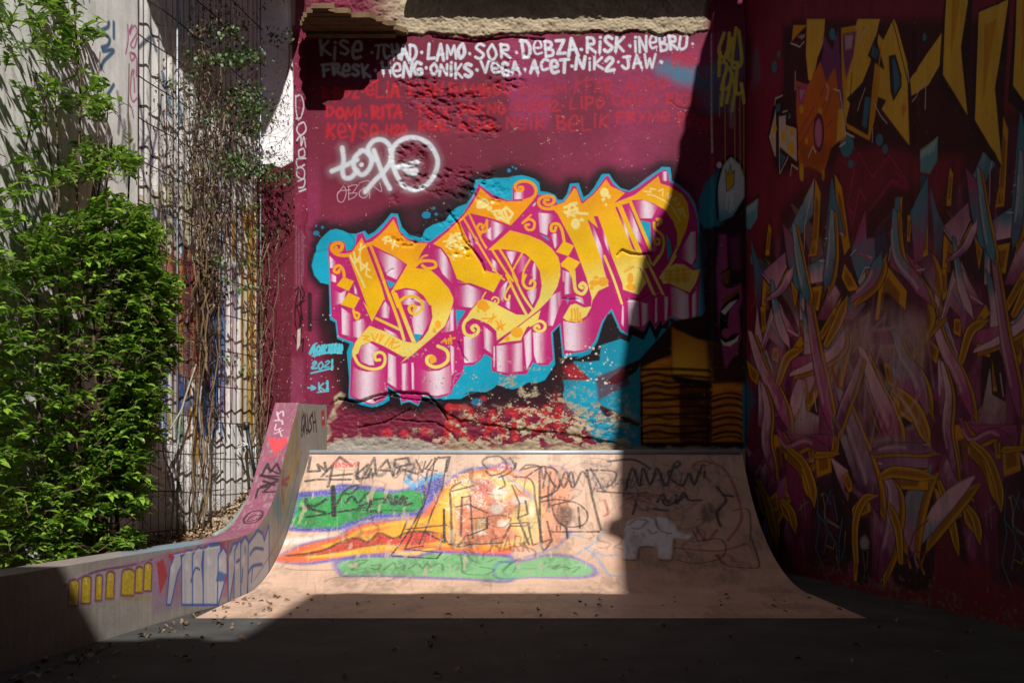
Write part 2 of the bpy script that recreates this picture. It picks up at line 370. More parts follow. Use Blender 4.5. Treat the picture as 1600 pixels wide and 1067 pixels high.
# painted words, white
for i, (t, x0, x1, y0, y1, dy) in enumerate((('KISE', 500, 566, 67, 89, 0), ('.', 576, 586, 70, 92, 0), ('TCHAD', 585, 651, 73, 92, -3), ('.', 655, 662, 68, 90, 0), ('LAMO', 668, 727, 71, 92, 0), ('.', 730, 737, 70, 95, 0), ('SOR', 742, 797, 70, 90, -1), ('.', 803, 810, 68, 92, 0),
        ('DEBZA', 815, 902, 66, 87, -3), ('.', 905, 912, 66, 86, 0), ('RISK', 916, 976, 60, 82, -1), ('.', 980, 988, 58, 82, 0), ('INEBRU', 990, 1074, 58, 78, 0), ('.', 1078, 1086, 56, 78, 0),
        ('FRESK', 504, 578, 103, 118, 0), ('.', 584, 590, 100, 118, 0), ('HENG', 597, 660, 100, 118, 0), ('.', 663, 669, 95, 116, 0), ('ONIKS', 672, 738, 101, 118, 0), ('.', 742, 748, 98, 118, 0), ('VEGA', 752, 812, 99, 116, 0), ('.', 817, 824, 98, 120, 0),
        ('ACET', 829, 888, 96, 112, -1), ('.', 891, 897, 92, 112, 0), ('NIK2', 900, 960, 92, 110, 0), ('.', 963, 969, 88, 110, 0), ('JAW', 972, 1024, 89, 106, 0), ('.', 1030, 1036, 84, 108, 0))):
    word(bw, t, x0, x1, y0 - 1.5, y1 + 1.5, 4.5, '#dfe6f2', dy, 1.2, .94, seed=i, dry=.28)
# painted words, red
for i, (t, x0, x1, y0, y1, dy) in enumerate((('R.BOZ', 503, 560, 137, 154, 0), ('.', 563, 569, 135, 154, 0), ('ELIA', 572, 624, 131, 151, 0), ('KIAH', 638, 692, 130, 150, 0), ('BAMBOU', 703, 800, 131, 151, 0), ('BEKAM', 811, 884, 130, 148, 0), ('.', 887, 893, 128, 148, 0), ('KFAR', 898, 958, 126, 146, 0), ('.', 968, 974, 124, 146, 0), ('ACRO', 978, 1042, 125, 143, -1), ('.', 1045, 1050, 125, 143, 0), ('VEIS', 1050, 1088, 86, 104, -2), ('G', 1094, 1110, 92, 122, 0),
        ('DOMI', 509, 565, 167, 184, 0), ('.', 569, 575, 168, 186, 0), ('RITA', 581, 628, 166, 184, 0), ('TWIX', 650, 702, 167, 184, 0), ('DEKNO', 716, 790, 163, 179, -1), ('.', 793, 799, 160, 180, 0), ('CHEM2', 803, 874, 157, 174, 0), ('.', 877, 882, 155, 174, 0), ('LIPO', 890, 944, 153, 171, 0), ('CHIKO', 957, 1027, 150, 166, -2), ('.', 1030, 1036, 146, 170, 0), ('RICHO', 1041, 1105, 146, 164, 4),
        ('KEYSE', 511, 592, 194, 217, 0), ('.', 594, 600, 192, 215, 0), ('H2O', 603, 636, 196, 211, 0), ('REAL', 654, 704, 189, 206, 0), ('.', 706, 711, 182, 200, 0), ('ACHA', 716, 774, 187, 206, 0), ('.', 777, 783, 185, 205, 0), ('NEIK', 791, 852, 183, 203, 0), ('BELIK', 870, 952, 180, 203, 0), ('FRYME', 963, 1046, 176, 193, -2), ('PROK', 1060, 1114, 176, 196, 14))):
    word(bw, t, x0, x1, y0, y1, 4.4 if x0 < 790 else 3.6, '#c01a28' if x0 < 790 else '#b82438', dy, 1.3, .86 if x0 < 640 else .72, seed=i + 50, dry=.3)
bw.stroke([(582, 130), (590, 126)], 3.5, '#cf1f2c')
# white spray signature with soft edges
T5 = lambda s: pts(s, 390, 40, 3.812)
for sd_, a, w in ((9, .20, 13), (1.8, .95, 7.2)):
    for P in (T5('552,730 560,800 553,860 565,905 605,905 640,865'), T5('490,868 545,845 600,820 640,800'), T5('670,745 625,790 625,850 670,890 715,850 725,790 690,750 660,748'), T5('690,990 745,925 800,870 838,810 838,730 800,685 745,685 708,725 712,765 745,800'), T5('740,745 775,840 805,915 835,972'),
              T5('850,835 850,740 900,685 975,668 1060,700 1110,770 1118,840 1075,930 1000,975 930,965 880,900 852,830'), T5('865,848 930,832 1000,815'), T5('925,855 955,880 985,880 990,865 950,868')):
        bw.stroke(P, w, '#d9dee6', sd_, a)
    bw.blob(390 + 667 / 3.812, 40 + 830 / 3.812, 3.2, 3.2, '#d9dee6', 1.5)
# thin white scrawl under it
for P in (T5('520,1010 560,960 575,1000 555,1050 525,1040 530,990 600,980'), T5('590,960 590,1040'), T5('585,960 640,950 615,995 590,1000 640,1000 620,1025 595,1035'), T5('700,960 655,990 660,1020 690,1025 715,990'), T5('680,965 680,1005'), T5('715,1030 715,965'), T5('730,950 785,990 775,935'), T5('650,940 700,925 730,940')):
    bw.stroke(P, 1.1, '#d9b9c4', .6, .75)
# dark halo, blue cloud shapes behind the letters
CY = (Z2('345,865 350,700 330,480 355,410 250,370 235,235 190,210 185,100') + Z1('186,1040 180,880 110,860 60,800 38,720 55,650 75,600 75,560 110,500 150,460 190,425 240,415 300,430 350,455 410,455 480,430 510,465 560,440 640,360 700,285 755,290 790,400 850,465 950,490 985,420 1050,380 1150,350 1200,270 1260,230 1330,205 1380,130 1400,40')
      + Z3('190,290 240,200 255,125 300,120 350,125 430,110 560,105 620,90 680,82 740,95 800,115 845,150 855,230 930,240 990,265 1020,310 1060,310 1100,260 1130,160 1210,155 1255,285 1300,260 1350,200 1420,80')
      + Z5('490,130 545,130 590,200 650,260 730,285 800,240 900,160 1010,85 1030,65 1110,70 1125,190 1200,240 1280,310 1340,400 1370,520 1385,650 1430,720 1455,800 1455,870 1440,930 1400,1000')
      + Z6('1310,90 1280,200 1290,460 1190,600 1000,515 935,590 920,540 875,625 830,530 780,640 660,590 645,665 580,630 505,465 440,560 390,720 330,810 270,830 100,845 75,580 20,640 40,900')
      + Z4('850,920 780,945 700,940 640,980 560,1000 490,980 430,960 400,990 330,1025 200,1020 120,1050') + Z2('1400,820 1350,830 1280,870 1200,870 1100,880 960,850 925,930 850,895 780,910 765,840 670,775 685,880 620,920 540,940 450,920'))
BLK = '#1b0d17'
bw.poly(CY, BLK, 15, .85, grow=10); bw.poly(CY, BLK, 7, .9, grow=7)
bw.poly(pts('545,345 600,330 700,300 760,270 800,262 850,280 900,290 950,265 1040,262 1090,290 1100,420 1000,560 860,640 700,640 540,640 510,560 490,500'), BLK, 12, .8)
for P in (Z1('100,340 170,350 170,470 60,480 20,420'), Z1('930,250 1120,210 1200,330 960,420'), pts('770,262 800,255 830,275 800,300 770,285')):
    bw.poly(P, BLK, 7, .85)
bw.poly(pts('540,618 700,622 800,606 880,590 960,520 1060,520 1110,560 1110,700 1000,640 900,620 700,634 560,634'), BLK, 9, .6)
bw.poly(CY, CYAN, .7)
bw.poly(Z1('60,800 38,720 60,620 150,600 190,640 195,870 110,860'), '#0aa9cb', 2, .7)
bw.stroke(Z1('350,455 395,520 375,580 345,600'), 2.2, '#0b6f8f', 1.5, .6); bw.stroke(Z1('75,605 150,585 185,590'), 2, '#0b7f9f', 1.5, .5)
bw.stroke(Z3('430,110 540,120 600,95'), 2.5, '#0b7f9f', 2, .5); bw.stroke(Z3('545,130 600,110'), 2, '#0c86a5', 1.5, .5)
for zf, q in ((Z1, ((75, 390, 8, 9), (127, 402, 12, 12), (75, 450, 26, 20), (1058, 242, 11, 11), (1075, 293, 14, 12), (993, 300, 38, 30))), (Z3, ((565, 40, 18, 18), (600, 8, 9, 9), (628, 22, 11, 11)))):
    sc_ = 5.336 if zf is Z1 else 5.927
    for x, y, rx, ry in q:
        p = zf('%f,%f' % (x, y))[0]; bw.blob(p[0], p[1], rx / sc_, ry / sc_, '#0f7fae', .8)
# lower background right of the piece: teal blocks, red flashes
bw.poly(pts('880,590 900,560 935,535 985,540 1010,560 1052,505 1070,560 1050,610 1005,640 1000,700 930,690 885,640'), '#0a8fae', 2, .95)
bw.poly(pts('880,612 905,598 945,572 965,570 962,600 905,650 880,640'), CYAN, 1.2, .9)
bw.poly(Z6('480,480 520,520 585,640 580,780 420,740 410,870 330,880 250,880 150,870 240,850 330,815 400,700 440,560'), BLK, .8)
bw.poly(Z6('585,690 655,720 660,660 690,660 775,700 830,590 880,700 930,600 975,610 1000,530 1010,760 960,770 830,830 740,870 640,920 520,1000 440,1067 420,1067 330,1030 250,900 420,880 430,740'), '#0a93b2', .8)
bw.poly(Z6('645,620 655,720 690,655 780,700 830,590 880,705 935,595 975,600 990,520 1005,510 935,570 920,520 875,610 830,515 775,625 660,575'), BLK, .8, .9)
bw.poly(Z6('440,1067 640,905 745,860 840,815 960,760 965,800 880,830 760,870 720,960 560,1067'), '#2a0a14', 1)
bw.poly(Z6('20,960 100,890 190,890 335,1032 60,1030'), '#3a0d16', 1.2); bw.poly(Z6('110,930 190,900 320,1030 150,1020'), '#b32430', 5, .9)
bw.poly(pts('868,610 905,650 930,690 885,694 845,680 850,640'), '#7d1a2c', 4, .85); bw.poly(pts('930,590 975,570 985,600 935,625'), '#5c1222', 3, .8)
bw.poly(pts('932,630 1000,660 1003,668 945,650'), '#3a0d16', 2)
# magenta blocks
MG = (Z1('175,640 175,560 190,530 250,512 310,520 328,600 370,590 400,550 415,460 465,445 495,510 600,440 710,310 745,315 770,430 830,490 920,520 1030,520 1150,430 1300,290 1380,160 1425,45') + Z3('280,155 310,185 420,265 540,310 598,318 598,180 640,140 700,125 770,140 820,190 835,265 900,260 960,275 1000,310 1012,348 1080,320 1120,260 1150,180 1190,185 1245,325 1330,260 1400,180')
      + Z5('510,152 540,152 580,220 650,280 735,295 820,250 1000,120 1050,95 1085,100 1100,200 1200,260 1280,340 1330,440 1360,560 1365,700 1355,940 1310,985') + Z6('1230,110 1255,125 1240,240 1232,480 1190,578 1005,500 935,575 920,525 875,605 830,510 770,625 655,572 640,648 585,610 510,438 430,545 375,700 310,785 260,800 110,820 82,560')
      + Z4('905,500 922,740 880,790 800,790 745,765 690,870 620,870 510,880 385,840 380,720 320,690 290,740 220,790 140,790 130,850 60,880 40,1000 0,1050') + Z2('1310,640 1240,665 1215,720 1220,780 1200,830 1100,860 1000,850 960,835 925,915 850,880 785,895 770,830 668,758 662,850 620,890 540,922 440,890 355,850 362,680 362,560 385,400 258,352 245,220 203,190 198,100') + Z1('198,1060 192,860'))
bw.poly(MG, MAG, .7)
bw.poly(pts('1005,270 1100,290 1110,490 1010,500'), '#a51f6c', 25, .25)
def band(P, xc, hw, lo=MAG, hi=PINK, a=1, soft=.8):
    lo_, hi_ = Cc(lo), Cc(hi)
    def f(u, v, X, Y):
        px = PX(X / bw.ppm); py = PY(BW.z1 - Y / bw.ppm); k = np.exp(-((px + 3.2 * (fbm(px / 2.5, py / 30, 2, 7) - .5) - xc) / hw) ** 2)[..., None]; return lo_ * (1 - k) + hi_ * k
    bw.poly(P, f, soft, a)
def B(zf, s, xc, hw, **k):
    sc_ = {Z1: 5.336, Z2: 5.336, Z3: 5.927, Z4: 5.615, Z5: 5.926, Z6: 5.333}[zf]
    band(zf(s), zf('%f,0' % xc)[0][0], hw / sc_, **k)
# light catching the drawn blocks (paint, part of the picture)
B(Z2, '385,600 430,630 500,645 600,635 655,600 658,845 620,880 540,910 440,875 365,840', 495, 75)
B(Z2, '430,500 450,430 520,400 600,450 550,530 560,590 520,590 450,560', 520, 60)
B(Z2, '675,490 740,520 745,780 672,735', 700, 40); B(Z2, '785,580 840,570 850,800 790,800', 805, 22); B(Z2, '868,570 885,570 905,790 875,790', 878, 14)
B(Z2, '895,600 1000,640 1100,635 1190,590 1205,700 1190,820 1080,845 1000,835 905,800', 1090, 80)
B(Z2, '285,110 370,170 420,230 470,150 500,250 430,370 290,330', 305, 35); B(Z2, '380,230 470,200 500,260 430,365 385,350', 430, 35)
B(Z2, '1190,420 1225,440 1225,660 1205,655', 1205, 20); B(Z2, '1305,350 1360,350 1440,330 1450,530 1400,560 1310,570', 1340, 60)
B(Z2, '1215,110 1222,300 1120,320 1190,200', 1200, 40); B(Z2, '870,190 940,210 940,300 880,270', 905, 35); B(Z2, '890,20 1000,60 1030,200 960,340 890,330 880,230', 920, 60)
B(Z2, '600,130 650,60 690,110 680,200 600,190', 650, 25); B(Z2, '640,280 740,330 770,370 650,310', 690, 50)
B(Z1, '560,570 640,615 735,655 820,710 745,835 665,800', 700, 60); B(Z1, '185,640 240,690 230,740 190,740', 195, 25); B(Z1, '190,780 240,810 240,860 195,850', 230, 25)
B(Z1, '200,920 280,950 330,920 300,1030 205,1060', 290, 35); B(Z1, '390,880 430,960 440,985 395,950', 398, 14)
B(Z1, '760,960 800,920 900,930 960,985 900,990 780,1000', 860, 40); B(Z1, '760,1040 850,990 940,1030 960,1060', 850, 40)
B(Z1, '1000,590 1110,580 1160,650 1240,830 1210,870 1130,790 1080,690', 1140, 38); B(Z1, '1225,900 1340,880 1470,930 1440,990 1225,985', 1345, 55)
B(Z4, '80,90 200,95 320,160 210,285 80,270', 195, 55); B(Z4, '25,310 50,300 48,480 0,490', 30, 22)
B(Z4, '140,540 200,560 280,530 285,720 220,765 160,765', 165, 60); B(Z4, '310,445 395,510 410,560 385,690 320,640', 345, 30); B(Z4, '395,620 415,625 415,800 400,810', 403, 9)
B(Z4, '425,620 480,615 640,590 655,830 540,860 430,840', 450, 50); B(Z4, '540,610 650,590 655,840 545,850', 615, 40, a=.8); B(Z4, '665,540 730,470 735,740 690,830', 700, 40)
B(Z4, '745,500 800,505 890,480 905,700 870,770 780,770 755,700', 775, 45); B(Z4, '490,80 530,40 500,140 480,230 420,170', 500, 30); B(Z4, '510,230 545,225 545,300 500,270', 525, 20)
B(Z4, '690,140 780,110 770,200 740,260 700,180', 735, 40); B(Z4, '985,140 1000,230 900,440 870,440 890,220', 935, 42); B(Z4, '1030,20 1060,0 1080,60 1085,160 1040,150', 1055, 22)
B(Z4, '1010,400 1100,420 1180,410 1240,360 1340,200 1400,200 1330,430 1260,600 1200,655 1110,665 1025,655', 1080, 90); B(Z4, '1120,180 1180,200 1200,260 1120,220', 1150, 35)
B(Z3, '610,240 700,220 700,305 612,305', 645, 35); B(Z3, '835,430 960,440 1000,480 930,540 920,640 850,610', 890, 48); B(Z3, '400,500 550,555 415,690 330,650', 455, 38); B(Z3, '760,370 820,330 800,370', 800, 16)
B(Z3, '330,620 400,560 405,690 345,650', 385, 22); B(Z3, '950,630 1000,620 1045,700 990,760', 985, 20); B(Z3, '530,785 640,790 590,910', 580, 38); B(Z3, '620,900 690,820 750,850 700,960 640,1000', 690, 30, hi='#d873ab')
B(Z3, '400,850 460,900 490,970 410,970', 425, 22); B(Z3, '800,890 850,980 845,1050 740,1050', 800, 14); B(Z3, '1060,960 1140,990 1140,1067 1060,1067', 1100, 35)
B(Z3, '170,560 260,720 320,900 330,930 230,790', 205, 16, hi='#e7b6d3'); B(Z3, '200,580 345,760 330,790 240,690', 262, 13, hi='#e7b6d3')
B(Z5, '335,560 370,545 470,790 540,1000 490,1000 420,790', 440, 35); B(Z5, '405,520 435,520 580,870 550,880', 515, 20); B(Z5, '600,440 640,440 750,750 770,810 740,810', 700, 25); B(Z5, '655,420 715,400 830,680 880,800 800,750', 790, 38)
B(Z5, '760,380 870,375 1000,430 940,540 830,540', 895, 60); B(Z5, '1300,670 1345,660 1345,900 1310,970 1180,890 1250,760', 1300, 50); B(Z5, '1040,110 1085,110 1090,200 1020,190', 1060, 16)
B(Z5, '950,650 985,690 990,830 940,870', 960, 16, hi='#c878a5'); B(Z6, '115,130 165,140 190,310 120,320', 140, 22)
B(Z6, '645,350 735,380 745,590 650,570', 690, 50); B(Z6, '752,380 800,400 860,340 850,500 765,590', 780, 25); B(Z6, '875,350 895,350 890,540 872,560', 880, 10); B(Z6, '950,340 985,340 970,530 950,540', 965, 14)
B(Z6, '1000,250 1060,270 1150,320 1155,545 1010,500', 1100, 75); B(Z6, '1180,330 1225,270 1225,480 1180,545', 1195, 20); B(Z6, '600,410 620,420 610,590 590,560', 600, 10); B(Z6, '0,340 60,300 70,440 20,580 0,580', 20, 34)
for P in (Z1('660,838 735,868 690,912'), Z2('1238,128 1320,135 1262,230 1248,292'), Z2('888,328 962,335 908,405'), Z5('835,560 925,580 935,840 900,790'), Z5('1070,680 1110,760 1120,850 1090,930'), Z6('135,345 158,350 140,405'), Z3('855,632 925,660 935,690 905,672')):
    bw.poly(P, CYAN, .6)
# yellow letters
def yel(u, v, X, Y):
    py = PY(BW.z1 - Y / bw.ppm); px = PX(X / bw.ppm); q = py + .26 * (px - 700)
    k1 = sstep(345, 440, q)[..., None]; k2 = sstep(455, 505, q)[..., None]
    return (YA * (1 - k1) + YB * k1) * (1 - k2) + YC * k2
LET_B = [Z1('455,488 478,540 540,520 600,470 665,405 718,335 745,390 765,440 830,508 920,532 1005,535 960,600 890,738 1030,760 1100,820 1180,910 1218,990') + Z2('1218,60 1195,150 1150,260 1060,345 960,430 880,500 780,572 832,515 800,520 640,430 540,388 450,425 425,490 378,520 375,470 400,400 445,340 520,260 570,282 650,310 800,390 905,408 960,370 1010,300 1045,190 1035,90') + Z1('1020,1050 970,970 900,920 820,905 740,925 702,935 835,712 740,650 640,600 540,548 495,570 560,740 620,900 650,1010') + Z2('640,40 540,228 465,60') + Z1('500,1060 400,790 345,650')]
LET_S = [Z3('300,200 400,290 540,325 700,322 800,300 700,420 580,548 400,480 200,435 160,470 110,520 230,780 340,960 400,980 505,1010') + Z4('480,0 400,150 310,110 200,70 82,60') + Z1('1340,870 1250,832 1180,650 1120,572 1050,540 1170,440 1300,310 1380,200 1440,90'),
         Z3('370,775 575,592 750,640 870,690 960,760 1020,840 1040,920 1040,1020') + Z4('985,0 960,100 900,200 800,300 640,425 430,570 425,490 360,430 270,390 215,375 165,410 130,450 145,400 200,310 295,205 380,230 480,285 600,345 700,350 760,280 805,190 822,100') + Z3('862,1050 850,970 800,885 760,850 720,810 640,785 500,765 400,775'),
         Z4('440,600 560,500 700,390 812,308 792,385 740,420 690,460 650,540 640,572 540,580')]
LET_M = [Z3('1000,362 1080,330 1140,245 1165,205 1190,212 1240,352') + Z5('295,405 400,320 470,240 515,180 560,245 690,305 590,400 780,325 1000,150 1020,220 1100,245 1220,320 1270,400 1285,520 1260,640 1200,780 1130,930 1085,1000 1130,880 1172,800 1176,680 1140,570 1060,460 950,400 850,368 750,372 720,400 650,420 600,440 690,650 760,820 800,860 830,1000') + Z6('640,90 740,100 800,220 735,322 605,280 600,230') + Z5('565,880 540,790 440,520 400,520 440,630 340,545') + Z6('415,0 485,250 400,290 350,370 338,430 300,500 220,552 140,540 105,515 165,410 210,395 280,430 340,420 345,350 300,180 255,60') + Z5('220,790 130,620 70,505 0,430'),
         Z5('620,430 660,415 860,880 900,1000 870,1000 790,840 700,620'), Z6('760,0 790,0 870,150 955,332 930,320 820,100'), Z6('700,0 740,0 880,330 850,320 770,140'),
         Z6('918,180 980,100 1040,65 1110,70 1190,122 1252,110 1210,230 1160,305 1080,270 990,225 940,232')]
for L in (LET_B, LET_S, LET_M):
    for P in L: bw.poly(P, yel, .7)
def ys(zf, s, w, a=1):
    sc_ = {Z1: 5.336, Z2: 5.336, Z3: 5.927, Z4: 5.615, Z5: 5.926, Z6: 5.333}[zf]
    bw.stroke(zf(s), w / sc_, yel, .7, a)
for zf, s, w in ((Z1, '480,560 400,612 320,635 250,625 208,590 208,555 250,532 292,545 280,590 245,595 240,570', 30), (Z1, '530,560 600,740 690,1000', 24), (Z2, '680,0 760,220 808,380', 24), (Z1, '715,940 760,1060', 30), (Z2, '735,0 815,210 890,400', 32), (Z2, '575,200 770,292', 22),
        (Z2, '765,60 830,20 900,20 950,60 955,120 910,165 862,150 850,110 880,92 908,112 890,130', 25), (Z1, '310,830 300,760 270,722 236,732 226,768 258,778 268,755', 24), (Z2, '385,130 400,190 420,200 432,165 405,150', 20),
        (Z2, '1090,430 1160,468 1175,540 1130,588 1060,605 1005,575 1000,530 1035,515 1062,540 1040,560', 28), (Z2, '395,520 430,580 500,615 570,622 630,598 650,545 640,500 600,482 565,505 572,545 605,545', 24), (Z1, '890,735 940,690 1000,680 1060,690 1070,730 1000,745 960,720', 24), (Z1, '900,720 960,650 1000,635', 16),
        (Z3, '700,322 790,285 815,225 785,165 720,138 650,150 620,190 650,228 690,220 688,195 660,195', 28), (Z3, '360,500 355,590 300,610 272,570 295,535 322,550 315,570', 24), (Z3, '300,640 360,500', 14), (Z3, '690,525 750,490 800,520 790,580 740,588 715,550 748,540', 22), (Z3, '700,510 770,450', 14),
        (Z3, '1010,385 930,395 865,380 838,335 860,292 920,276 975,290 978,335 930,358 892,340 900,312 930,310', 28), (Z3, '1075,690 1055,590 1020,535 965,540 955,590 985,602 1000,565', 26), (Z3, '150,490 330,800 450,985 520,1050', 18), (Z3, '195,440 300,660 355,755', 18), (Z3, '410,775 520,950 600,1060', 20), (Z3, '478,768 560,900 640,1060', 20),
        (Z4, '515,0 600,180 690,350', 22), (Z4, '572,0 660,180 742,300', 20), (Z3, '690,800 600,960', 16), (Z3, '760,860 705,960 690,1060', 18), (Z4, '680,0 658,60 690,112 750,110 762,65 735,45 720,72', 24), (Z4, '545,90 502,160 502,205 532,215 540,180', 18), (Z4, '385,212 405,192 440,205 440,240 400,252 415,225', 14),
        (Z4, '215,362 160,392 135,450 152,512 200,532 252,512 268,470 240,440 208,460 225,485', 28), (Z4, '720,440 800,402 850,430 842,478 790,492 758,460 788,440 800,460', 24), (Z4, '330,150 300,200', 12), (Z6, '195,130 200,220 215,290 270,315 300,262 270,225 245,250 265,265', 28), (Z6, '180,160 150,100 100,85', 14),
        (Z5, '960,580 970,640 1030,690 1050,760 1030,860 955,970', 24), (Z5, '1000,600 1025,560 990,550', 30), (Z5, '970,775 968,735 1005,735 1008,775 980,780', 22), (Z5, '735,375 830,600 930,830', 30), (Z6, '815,0 850,70 900,0', 16), (Z6, '1040,0 990,80 920,180', 24), (Z6, '450,0 530,200 595,395', 20)):
    ys(zf, s, w)
for P in (Z1('300,815 390,850 345,932 245,885'), Z1('345,945 440,990 390,1080 280,1045'), Z3('1070,692 1168,735 1115,832 1000,792'), Z3('1112,835 1224,887 1160,975 1150,1040 1120,970 1040,905')): bw.poly(P, yel, .7)
bw.stroke(Z3('1150,960 1165,1067'), 4, yel)
# splashes and little tags inside the letters
for zf, col, q in ((Z3, '#f3e08a', ((322, 345, 58, 48), (385, 390, 26, 26), (412, 330, 18, 18), (290, 370, 30, 25), (1450, 245, 40, 42), (1490, 282, 16, 20), (1438, 308, 18, 18), (1463, 355, 12, 14), (1180, 530, 42, 50), (1240, 495, 24, 16), (62, 830, 32, 26), (118, 825, 14, 14))), (Z5, '#f3e08a', ((500, 300, 38, 42), (235, 595, 40, 48))),
                   (Z2, '#f2a61c', ((1090, 250, 26, 34), (1060, 300, 14, 24), (1445, 85, 30, 40), (1480, 120, 20, 30), (1045, 540, 30, 34))), (Z4, '#f2a61c', ((300, 260, 50, 44), (345, 282, 22, 22), (265, 315, 10, 14), (605, 500, 54, 48), (520, 555, 22, 22))), (Z6, '#f2a61c', ((440, 215, 45, 40), (365, 225, 40, 26), (380, 180, 22, 14), (345, 265, 16, 20), (665, 190, 26, 50), (670, 260, 40, 30)))):
    sc_ = {Z1: 5.336, Z2: 5.336, Z3: 5.927, Z4: 5.615, Z5: 5.926, Z6: 5.333}[zf]
    for x, y, rx, ry in q:
        p = zf('%f,%f' % (x, y))[0]; bw.blob(p[0], p[1], rx / sc_, ry / sc_, col, .9, .92)
def scr(zf, ss, w, col, a=.92):
    for s in ss.split('|'): bw.stroke(zf(s), w, col, .7, a, smooth=False)
scr(Z3, '410,420 480,410 520,480 460,485 430,440|470,440 540,380 600,440 560,500 520,400|480,470 560,520|1080,380 1190,340|1090,430 1200,390|1130,350 1110,460|1160,340 1200,420|1170,430 1290,440|1080,420 1170,460', 4.2, '#f3e08a')
scr(Z3, '0,690 60,640 110,620|20,660 90,740|0,720 130,650|110,770 170,740|130,720 160,800', 4, '#f3e08a')
scr(Z1, '390,610 400,700 440,640 450,760 500,700 490,800 530,820|360,640 480,900|400,660 520,760|450,540 440,620|430,590 480,560|630,505 690,520|660,480 650,535|640,490 690,480 700,530|700,530 760,560|730,510 710,580|1140,520 1280,500|1200,460 1190,580|1240,450 1290,560|1160,560 1310,570', 3.0, '#f3e08a')
scr(Z2, '460,345 520,350 470,375 520,385|540,330 560,390 590,330|620,330 600,400 640,340|650,420 690,360|680,430 720,370 700,450|700,400 760,400|720,450 770,430|1120,400 1150,370 1160,410|1140,390 1200,380|1180,370 1180,410', 2.6, '#f2a61c')
scr(Z4, '300,380 380,380|400,340 380,420|350,410 420,360|420,400 470,470|430,470 500,430|440,420 440,480|460,400 480,480|1085,300 1085,400|1110,300 1120,380|1135,290 1140,390|1075,390 1175,400|1160,330 1165,410|5,560 60,550|20,530 30,600', 2.8, '#f2a61c')
scr(Z5, '865,290 930,300 925,265 975,275|900,320 960,330 1060,380 1130,440 1200,560|1000,290 1040,270 1040,330|1090,310 1090,360 1120,330|1130,370 1170,350 1150,390|1170,420 1200,400|1180,460 1230,450 1200,500|1230,470 1250,530', 2.4, '#f3e08a', .8)
scr(Z6, '620,130 690,90|960,130 1160,110|960,160 1160,150|960,190 1150,180|980,210 1150,200|1000,120 990,220|1060,100 1060,230|1110,100 1120,220', 4.5, '#e3a01e', .6)
# signature at the left in light blue
LB = '#56c6dc'
word(bw, 'AGORTUHO', 487, 535, 540, 553, 3.2, LB, -2, seed=3, slant=.25); bw.stroke(pts('488,556 515,551 534,552'), 2.4, LB); bw.stroke(pts('483,552 489,540 495,536'), 2, LB)
word(bw, '2021', 487, 521, 566, 577, 2.8, LB, -4, seed=8, slant=.2); bw.stroke(pts('486,583 520,575'), 2.4, LB); word(bw, '>', 478, 492, 599, 612, 2.6, LB); word(bw, 'K1', 497, 514, 597, 609, 3, LB, -2, seed=4); bw.stroke(pts('496,613 513,611'), 2, LB)
bw.stroke(pts('484,460 484,515'), 7, '#231017', 2, .9)
# lower red lettering and red dots
for w_, x0, x1, y0, y1 in (('R', 694, 742, 632, 682), ('A', 757, 788, 640, 676), ('T', 792, 818, 640, 684), ('C', 820, 846, 640, 676), ('H', 850, 876, 640, 674)):
    word(bw, w_, x0, x1, y0, y1, 9.5, '#b3272f', 0, 1.6, .97, dry=.12, seed=9)
for x, y, r in ((604, 676, 9), (632, 677, 7), (664, 673, 8), (755, 623, 5), (751, 658, 6), (895, 678, 7)): bw.blob(x, y, r, r * .85, '#c4303c', 2.5, .85, .4)
bw.blob(745, 628, 9, 6, '#1583b5', 2, .8, .4)
# hooded figure at the right: orange striped jacket, cap and face
bw.poly(pts('1000,560 1050,505 1060,500 1165,480 1165,735 1003,735 1000,650'), '#2b1508', 2)
def og(u, v, X, Y):
    a_, b_ = lin('#b05e16') * PK, lin('#ffc23a') * PK; k = (np.exp(-((u - .25) / .4) ** 2) * np.exp(-((v - .75) / .5) ** 2))[..., None]; return a_ * (1 - k) + b_ * k
bw.poly(pts('1050,512 1090,530 1163,545 1163,595 1120,598 1050,585'), og, 3)
bw.poly(pts('1110,540 1165,520 1165,600 1105,592'), '#8a3b10', 8, .6)
r_ = random.Random(5)
def jk(c1, c2):
    a_, b_ = Cc(c1), Cc(c2)
    return lambda u, v, X, Y: (lambda k: a_ * (1 - k) + b_ * k)(np.clip(fbm(X / 40, Y / 14, 3, 4) * 1.6 - .3, 0, 1)[..., None])
bw.poly(pts('1002,575 1030,562 1050,555 1050,592 1062,600 1064,690 1003,690'), jk('#a85c14', '#f0a026'), 3, .97)
bw.poly(pts('1062,600 1112,606 1112,690 1062,690'), jk('#3a1808', '#8a4210'), 3, .95); bw.poly(pts('1112,600 1161,596 1161,690 1112,690'), jk('#c05a12', '#f09c20'), 2, .97)
for i, y in enumerate(range(574, 692, 10)):
    y2 = y + r_.uniform(-2, 2)
    bw.stroke([(1003, y2 + 3), (1024, y2 + r_.uniform(-2, 4)), (1045, y2 + 2), (1066, y2 + r_.uniform(-1, 3)), (1110, y2 + r_.uniform(-2, 5))], r_.uniform(3, 5.5), '#2a1006', 1.6, .92, dry=.2)
    if y > 604: bw.stroke([(1112, y2 + 5), (1132, y2), (1150, y2 + 1), (1160, y2 + 6)], r_.uniform(3, 5), '#2a1006', 1.6, .92, dry=.15)
bw.stroke(pts('1105,600 1106,690'), 2, '#120805'); bw.stroke(pts('1003,600 1003,700'), 3, '#0c0606'); bw.stroke(pts('1160,480 1160,690'), 3, '#d98a16', 1.5, .7)
bw.stroke(pts('1165,560 1162,640 1166,710'), 10, '#0e7f90', 2, .9)
R4 = lambda s: pts(s, 1090, 230, 2.884)
